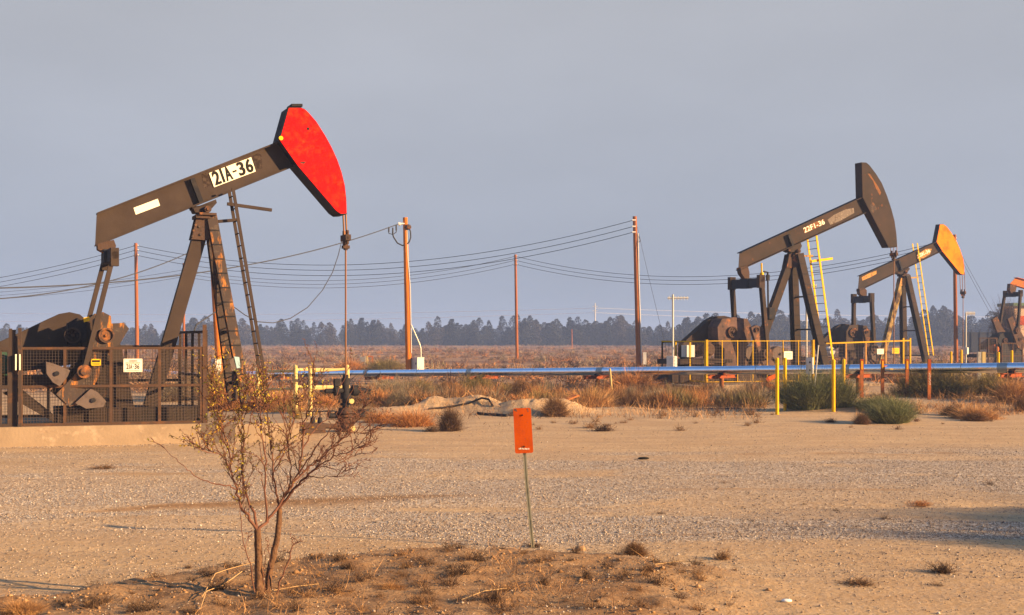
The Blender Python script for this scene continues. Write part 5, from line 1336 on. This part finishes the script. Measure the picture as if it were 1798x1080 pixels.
def clods(n):
    Y = 8.5 + 4 * RNG.random(n); X = (RNG.random(n) - .5) * 1.1 * Y
    k = RNG.random(n) < bank_w(X, Y) * sstep(.35, .6, fbm(X * 1.4, Y * 1.4, 105, 3)); X, Y = X[k], Y[k]; n = len(X)
    r = np.clip(RNG.lognormal(math.log(.009), .5, n), .004, .034)
    base = np.array([(1, 0, 0), (.3, .95, 0), (-.8, .6, 0), (-.8, -.6, 0), (.3, -.95, 0), (0, 0, .7), (0, 0, -.5)], float)
    V = base[None] * (1 + .6 * (RNG.random((n, 7, 1)) - .5)) * r[:, None, None]; a = RNG.random(n) * 6.28; ca, sa = np.cos(a)[:, None], np.sin(a)[:, None]
    V = np.stack([V[..., 0] * ca - V[..., 1] * sa + X[:, None], V[..., 0] * sa + V[..., 1] * ca + Y[:, None], V[..., 2] + (gz(X, Y) + r * .2)[:, None]], -1)
    f = np.array([t for i in range(5) for t in ((i, (i + 1) % 5, 5), ((i + 1) % 5, i, 6))])
    tag(mesh_np('soil_clods', V.reshape(-1, 3), (f[None] + (np.arange(n) * 7)[:, None, None]).reshape(-1, 3), M['clod']), 'crumbled soil clods over the near bank', 'clods', kind='stuff')
M['clod'] = mat('soil_clod', (.27, .15, .07), .95, 0, [((.4, .25, .13), 3, .4, .6), ((.12, .06, .03), 9, .5, .65)])
M['stalk'] = mat('dry_stalk', (.5, .32, .15), .85)
clods(9000)
def dead_weeds(n, D0, D1, lo, hi, s0, s1, mask, mk, label):
    Y = D0 + (D1 - D0) * RNG.random(n); X = ((lo + (hi - lo) * RNG.random(n)) - CX) / F * Y
    k = RNG.random(n) < mask(X, Y); X, Y = X[k], Y[k]; parts = []
    g = [shrub_geo('weed') for _ in range(4)]
    for x, y in zip(X, Y):
        v, q = g[RNG.integers(4)]; pick = RNG.random(len(q) // 2) < .35; q = q[np.repeat(pick, 2)[:len(q)]] if len(q) % 2 == 0 else q
        s = s0 + (s1 - s0) * RNG.random() ** 2; a = RNG.random() * 6.28; c, sn = math.cos(a), math.sin(a)
        parts.append((np.stack([(v[:, 0] * c - v[:, 1] * sn) * s + x, (v[:, 0] * sn + v[:, 1] * c) * s + y, v[:, 2] * s * .7 + gz1(x, y) - .01], 1), q))
    v, q = merge(parts); tag(mesh_np('dead_weeds', v, q, M[mk]), label, 'weeds', kind='stuff')
dead_weeds(150, 8.7, 12.0, 0, 1300, .08, .32, lambda X, Y: bank_w(X, Y), 'veg_dark', 'small dark dead weeds dotted over the near bank')
dead_weeds(110, 8.7, 12.2, 0, 1400, .06, .26, lambda X, Y: bank_w(X, Y), 'veg_brown', 'small brown dead weeds dotted over the near bank')
dead_weeds(120, 27.5, 36, 560, 1800, .15, .55, lambda X, Y: X * 0 + .7, 'veg_brown', 'low brown weeds dotted along the edge of the scrub')
dead_weeds(14, 9.2, 20, 900, 1780, .06, .2, lambda X, Y: X * 0 + 1, 'veg_dark', 'stray dark weeds on the dirt lot')
# long bent stems by the small tree
m = MB()
for p in (((355, 1052), (378, 1015), (400, 1000), (447, 998)), ((352, 1070), (362, 1048), (392, 1025), (425, 1012)), ((475, 1040), (520, 1034), (560, 1030)), ((420, 1005), (400, 990), (380, 988)), ((810, 1058), (850, 1048), (890, 1042)), ((1150, 998), (1200, 985), (1236, 990))):
    m.tube([(lambda g_: (g_.x, g_.y, gz1(g_.x, g_.y) + .02 + .03 * (i % 2)))(gp(px, py, .1)) for i, (px, py) in enumerate(p)], .004, 5)
tag(m.build('fallen_stalks', M['stalk']), 'long pale fallen stalks lying on the near bank', 'stalks', kind='stuff')

def brush_band(mk, n, lo, hi, label, s0=.5, s1=1.2):
    px = lo + (hi - lo) * RNG.random(n); Dd = 36.5 + 10 * RNG.random(n); X = (px - CX) / F * Dd
    k = (fbm(X * .5, Dd * .5, 95 + n, 2) > .42); X, Dd = X[k], Dd[k]; n = len(X); s = s0 + (s1 - s0) * RNG.random(n); m = 420
    c = np.repeat(np.stack([X, Dd, gz(X, Dd)], 1), m, 0); ss = np.repeat(s, m); N = n * m
    d = dirs_cone(N, .1, 1.5); base = c + d * (ss * .45 * RNG.random(N))[:, None] * np.array([1.3, 1.3, .75])
    dd = d + RNG.normal(size=(N, 3)) * .35 + np.array([0, 0, .5]); dd /= np.linalg.norm(dd, axis=1, keepdims=True)
    v, q = ribbons(base, dd, ss * .3 * (.4 + RNG.random(N)), np.full(N, .014), .25, 2)
    tag(mesh_np('brush', v, q, M[mk]), label, 'brush', kind='stuff')
brush_band('veg_grey', 52, 600, 1350, 'grey-green brush massed under the pipeline')
brush_band('veg_olive', 30, 600, 1350, 'olive brush massed under the pipeline')
brush_band('veg_brown', 110, 560, 1350, 'brown dead brush massed under the pipeline', .4, 1.1)
brush_band('veg_orange', 60, 560, 1350, 'rust orange brush massed under the pipeline', .4, 1.0)
def scrub_plain():
    """low clumps over the far plain, too many to count"""
    Vs, Qs = [], []
    def layer(n, D0, D1, p, s0, s1, lo=-250, hi=2050):
        Dd = D0 + (D1 - D0) * RNG.random(n) ** p; X = ((lo + (hi - lo) * RNG.random(n)) - CX) / F * Dd
        k = RNG.random(n) < .2 + .9 * sstep(.4, .6, fbm(X * .12, Dd * .07, 75, 4)); X, Dd = X[k], Dd[k]; n = len(X)
        s = s0 + (s1 - s0) * RNG.random(n) ** 2.2
        m = 46
        c = np.repeat(np.stack([X, Dd, gz(X, Dd)], 1), m, 0); ss = np.repeat(s, m)
        d = dirs_cone(n * m, .15, 1.4); rr = .25 + .75 * RNG.random(n * m)
        base = c + d * (ss * rr * .6)[:, None] * np.array([1.5, 1.5, .75])
        dd = d + RNG.normal(size=(n * m, 3)) * .5; dd /= np.linalg.norm(dd, axis=1, keepdims=True)
        return ribbons(base, dd, ss * .42 * (.4 + RNG.random(len(ss))), ss * .07, .4, 1)
    for mk, args in (('veg_far', (5200, 47, 400, 1.35, .25, .85)), ('veg_plain', (7000, 50, 395, 1.3, .3, .95)), ('veg_orange', (1900, 48, 300, 1.4, .25, .8)), ('veg_grey', (3200, 55, 395, 1.25, .3, 1.0))):
        v, q = layer(*args)
        tag(mesh_np('desert_scrub', v, q, M[mk]), {'veg_far': 'pale tan scrub over the far plain', 'veg_plain': 'dark brown scrub over the far plain', 'veg_orange': 'orange lit grass clumps over the far plain', 'veg_grey': 'grey scrub over the far plain'}[mk], 'scrub', kind='stuff')
scrub_plain()

# ------------------------------------------------------------------ the small bare tree
Dt = 9.4
tb = at(458, 1046, Dt); tb.z = gz1(tb.x, tb.y) - .03
tree = thing('bare_tree', 'small bare twiggy tree with two trunks and few yellowing leaves in front', 'tree', tb)
TR = lambda px, py, d: at(px, py, Dt + d) - tb
def wob(pts, a=.008):
    out = []
    for i in range(len(pts) - 1):
        for k in range(4):
            p = pts[i].lerp(pts[i + 1], k / 4)
            out.append(p + Vector((random.gauss(0, a), random.gauss(0, a), random.gauss(0, a))) * (1 if (i or k) else 0))
    return out + [pts[-1]]
tm = MB(); bm_ = MB(); twm = MB(); leaves = []
def limb(mb, pts, r0, r1, a=.006, n=7):
    P_ = wob([TR(*p) for p in pts], a); N = len(P_); r0, r1 = (r0 * .68, r1 * .65) if mb is bm_ else (r0 * .85, r1 * .85)
    mb.tube(P_, [r0 + (r1 - r0) * i / (N - 1) for i in range(N)], n); return P_
T1 = limb(tm, [(456, 1056, 0), (455, 1010, .02), (453, 965, .0), (452, 930, -.02)], .045, .032, .003, 10)
T2 = limb(tm, [(468, 1050, .06), (474, 1000, .1), (485, 955, .12), (490, 915, .13), (490, 893, .13)], .034, .026, .003, 10)
mains = [
    ([(452, 932, -.02), (437, 912, -.05), (424, 890, -.08), (414, 860, -.1), (407, 830, -.12), (402, 790, -.12), (392, 750, -.15)], .02, .007, 1.0),
    ([(452, 932, -.02), (446, 900, 0), (432, 870, .05), (424, 830, .1), (428, 780, .12), (426, 730, .1), (431, 690, .1)], .018, .005, .9),
    ([(452, 932, -.02), (468, 915, .03), (480, 900, .06), (493, 883, .1), (508, 860, .12), (524, 832, .15), (530, 790, .18), (534, 745, .2), (546, 705, .2), (552, 660, .22)], .021, .005, .3),
    ([(490, 893, .13), (504, 872, .1), (519, 855, .05), (538, 838, 0), (556, 820, -.05), (578, 806, -.1), (606, 796, -.12), (632, 786, -.15)], .019, .004, .0),
    ([(490, 893, .13), (500, 868, .2), (516, 846, .25), (538, 822, .3), (562, 806, .32), (590, 780, .35), (616, 760, .35), (650, 757, .35)], .017, .004, .0),
    ([(490, 893, .13), (486, 868, .1), (480, 830, .05), (477, 790, 0), (470, 745, -.05), (466, 700, -.1)], .014, .004, .5),
    ([(468, 915, .03), (467, 860, -.08), (466, 810, -.12), (460, 760, -.15), (456, 715, -.15), (462, 680, -.15)], .013, .004, .7),
    ([(415, 860, -.1), (405, 853, -.15), (380, 850, -.2), (356, 844, -.25), (338, 832, -.28), (320, 815, -.3), (303, 800, -.3), (289, 787, -.3)], .009, .003, .1),
    ([(407, 830, -.12), (398, 808, -.18), (386, 795, -.2), (366, 792, -.22), (352, 786, -.25)], .007, .003, 1.0),
    ([(402, 790, -.12), (392, 770, -.1), (386, 740, -.1), (378, 715, -.1), (374, 690, -.1), (370, 668, -.1)], .007, .002, 1.0),
    ([(428, 780, .12), (440, 740, .18), (446, 700, .2), (452, 672, .2)], .006, .002, .5),
    ([(524, 832, .15), (545, 800, .05), (566, 772, 0), (590, 742, -.05), (606, 712, -.1), (616, 690, -.1)], .01, .003, .1),
    ([(530, 790, .18), (548, 760, .25), (572, 735, .3), (588, 700, .35), (602, 668, .38), (612, 648, .4)], .009, .003, .1),
    ([(508, 860, .12), (512, 820, -.02), (506, 780, -.08), (500, 745, -.12), (498, 705, -.15)], .009, .003, .3),
    ([(556, 820, -.05), (576, 790, -.15), (600, 770, -.2), (622, 742, -.22), (640, 715, -.25)], .008, .003, .0),
    ([(606, 796, -.12), (622, 800, -.1), (640, 790, -.1), (654, 760, -.1)], .005, .002, .0),
    ([(538, 838, 0), (565, 838, -.1), (590, 838, -.15), (606, 828, -.15)], .006, .002, .0),
    ([(480, 830, .05), (496, 800, .1), (508, 770, .15), (516, 735, .18), (520, 700, .2)], .008, .003, .3)]
ends = []
for pts, r0, r1, lf in mains: ends.append((limb(bm_, pts, r0, r1), lf, r0))
def twig(p, d, L, r, depth, lf):
    pts = [p]; d = d.normalized(); seg = max(3, int(L / .04))
    for i in range(seg):
        d = (d + Vector((random.gauss(0, .22), random.gauss(0, .22), random.gauss(0, .2) + .05))).normalized(); pts.append(pts[-1] + d * L / seg)
    twm.tube(pts, [r * (1 - .75 * i / seg) for i in range(seg + 1)], 4, caps=False)
    for q_ in pts[1:]:
        if random.random() < lf * .8: leaves.append(q_)
        if random.random() < .45: twm.tube([q_, q_ + Vector((random.gauss(0, .013), random.gauss(0, .013), random.gauss(.006, .01)))], [.004, .002], 3, caps=False)
    if depth:
        for q_ in pts[1:]:
            if random.random() < .5:
                twig(q_, d + Vector((random.gauss(0, .75), random.gauss(0, .6), random.gauss(.3, .5))), L * random.uniform(.35, .65), r * .6, depth - 1, lf)
for P_, lf, r0 in ends:
    N = len(P_)
    for i in range(3, N):
        d = (P_[i] - P_[i - 1]).normalized(); t = i / N
        for _ in range((lf != .1 or len(P_) > 40) * ((random.random() < .85 * (.25 + t)) + (random.random() < .3 * t))):
            twig(P_[i], d * 1.0 + Vector((random.gauss(0, .55), random.gauss(0, .5), random.gauss(.5, .4))), random.uniform(.1, .27), .0052, 2, lf * (.35 if t < .35 else 1))
        if lf > .6 and random.random() < .35: leaves.append(P_[i])
    twig(P_[-1], P_[-1] - P_[-3], .14, .0055, 1, lf)
# dry suckers at the base
for pts, r in (([(447, 1040, -.1), (440, 990, -.12), (430, 960, -.15), (424, 920, -.15), (421, 880, -.15)], .008), ([(430, 960, -.15), (436, 948, -.1), (437, 935, -.1)], .004), ([(484, 1046, .05), (500, 1000, .02), (510, 970, 0), (516, 955, 0), (532, 950, 0)], .012), ([(510, 970, 0), (496, 968, .02), (488, 970, .02)], .006),
               ([(516, 955, 0), (512, 948, 0), (509, 940, 0)], .007), ([(465, 1040, .02), (462, 1000, 0), (466, 965, 0), (472, 945, 0)], .006), ([(470, 1040, .02), (475, 985, -.02), (470, 955, -.02)], .005)):
    P_ = limb(bm_, pts, r, r * .5)
    for q_ in P_[3:]:
        if random.random() < .5: twig(q_, Vector((random.gauss(0, .6), random.gauss(0, .5), .5)), .04, .004, 0, 0)
tm.build('trunk', M['bark'], tree); bm_.build('branch', M['twig'], tree); twm.build('twigs', M['twig'], tree)
lv, lq = [], []
random.shuffle(leaves)
for p in leaves[:1100]:
    for _ in range(random.choice((1, 1, 2))):
        a = Vector((random.gauss(0, 1), random.gauss(0, 1), random.gauss(-.2, 1))).normalized(); b = a.orthogonal().normalized(); b.rotate(Matrix.Rotation(random.random() * 6.28, 3, a)); L = random.uniform(.02, .034); w = L * .42
        o_ = len(lv); c = a.cross(b); lv += [p, p + a * L * .5 + b * w * .5 + c * .002, p + a * L, p + a * L * .5 - b * w * .5 + c * .002]; lq.append((o_, o_ + 1, o_ + 2, o_ + 3))
mesh_np('leaves', [tuple(v) for v in lv], lq, M['leafyel'], tree)

# ------------------------------------------------------------------ far tree line
def crown_geo(seed, tall, lean=0.0):
    """crown one unit high: several upright plumes of leaf-sized faces"""
    r = np.random.default_rng(seed); V = []; npl = r.integers(3, 6)
    for _ in range(npl):
        cx_, cy_ = r.normal(size=2) * .17; h = .55 + .45 * r.random() if _ else 1.0
        if _ == 0: cx_ *= .3
        n = int(900 * h); t = r.random(n) ** .85
        rad = (.2 * np.clip((1 - t) / .3, 0, 1) ** .5 * np.clip(t / .2 + .5, 0, 1) + .015) * (.6 + .55 * vnoise(t * 7 + seed, t * 0 + _, 5))
        a = r.random(n) * 6.28; rr = rad * r.random(n) ** .45
        V.append(np.stack([cx_ * (.35 + t) + lean * t + rr * np.cos(a), cy_ * (.35 + t) + rr * np.sin(a), t * h], 1))
    n = 500; V.append(np.stack([r.normal(size=n) * .2, r.normal(size=n) * .15, r.random(n) * .35], 1))
    c = np.concatenate(V); n = len(c)
    d = r.normal(size=(n, 3)); d /= np.linalg.norm(d, axis=1, keepdims=True); e = np.cross(d, r.normal(size=(n, 3))); e /= np.linalg.norm(e, axis=1, keepdims=True)
    s = (.012 + .03 * r.random(n) ** 2)[:, None]
    vv = np.stack([c - d * s, c + e * s * .6, c + d * s, c - e * s * .6], 1).reshape(-1, 3)
    return vv, np.arange(n * 4).reshape(-1, 4)
protos = []
for i in range(8):
    v, q = crown_geo(100 + i, 1, (-.06, .05, 0, .08, -.04, 0, .03, -.08)[i])
    o = mesh_np('crown', v, q, M[('farleaf', 'farleaf2', 'farleaf3')[i % 3]])
    t = MB().cyl((0, 0, -.08), (0, 0, .55), .022, .008, n=6).build('trunk', M['fartrunk'])
    protos.append((o, t))
used = set()
def far_tree(px, pyt, D, wf, i, label='hazy grey-green tree standing in the long far tree line', group='trees of the far tree line', name='far_tree'):
    b = at(px, 600, D); z0 = gz1(b.x, b.y) - .2; h = H - (pyt - YH) * D / F - z0
    root = thing(name, label, 'tree', (b.x, b.y, z0), random.random() * .6 - .3, group)
    for k, pr in enumerate(protos[i]):
        c = pr if (i, k) not in used else pr.copy()
        if (i, k) in used: COL.objects.link(c)
        used.add((i, k)); c.parent = root
    root.scale = (h * wf, h * wf, h)
prof = [(-160, 556), (-60, 566), (0, 566), (30, 578), (70, 574), (110, 572), (240, 570), (270, 566), (300, 572), (330, 562), (400, 556), (430, 564), (460, 575), (490, 568), (520, 564), (555, 570), (580, 570), (600, 572), (635, 560), (670, 558), (700, 560), (725, 574), (752, 562), (775, 549), (800, 568), (830, 566), (856, 564), (880, 566), (910, 553), (940, 560), (975, 563), (1000, 562), (1030, 566), (1050, 556), (1075, 564), (1105, 552), (1140, 574), (1170, 562), (1200, 556), (1235, 552), (1262, 556), (1300, 560), (1350, 548), (1385, 552), (1420, 562), (1450, 552), (1470, 544), (1500, 560), (1530, 556), (1560, 552), (1600, 556), (1635, 548), (1660, 538), (1690, 556), (1720, 552), (1760, 556), (1800, 548), (1900, 552), (2000, 556)]
ppx = [p[0] for p in prof]; ppy = [p[1] for p in prof]
px = -150.0
while px < 1960:
    y = float(np.interp(px, ppx, ppy)) + random.uniform(-8, 9)
    far_tree(px, y, random.uniform(380, 415), random.uniform(.8, 1.3), random.randrange(8)); px += random.uniform(12, 23)
px = -150.0
while px < 1960:
    y = float(np.interp(px, ppx, ppy)) + random.uniform(2, 18)
    far_tree(px, y, random.uniform(425, 450), random.uniform(1.2, 1.8), random.randrange(8)); px += random.uniform(12, 22)
far_tree(1660, 537, 372, .8, 3, 'tallest hazy tree of the far line, left of the red-brown pole at right', name='far_tree')
# purple-brown tree before the warehouse
b = at(1766, 640, 125.0); o = thing('bushy_tree', 'purple-brown bare bushy tree in front of the peach warehouse', 'tree', (b.x, b.y, 0)); v, q = shrub_geo('tumble')
c = mesh_np('crown', v, q, M['veg_dark'], o); c.scale = (3.8, 3.4, 3.6); c.location = (0, 0, 2.9)
MB().cyl((0, 0, -.2), (0, 0, 3.2), .16, .1, n=8).build('trunk', M['fartrunk'], o)

# ------------------------------------------------------------------ haze
hz = MB().box((0, 520, 6.5), (2500, 1300, 21)).build('haze', None)
hm = bpy.data.materials.new('haze_air'); hm.use_nodes = True; n = hm.node_tree; n.nodes.clear()
ho = n.nodes.new('ShaderNodeOutputMaterial'); hv = n.nodes.new('ShaderNodeVolumePrincipled')
hv.inputs['Color'].default_value = (.37, .53, .95, 1); hv.inputs['Density'].default_value = HAZE_DENSITY; hv.inputs['Anisotropy'].default_value = 0.0
n.links.new(hv.outputs[0], ho.inputs['Volume']); hz.data.materials.append(hm)
tag(hz, 'thin dusty evening haze over the whole field', 'haze', kind='stuff')
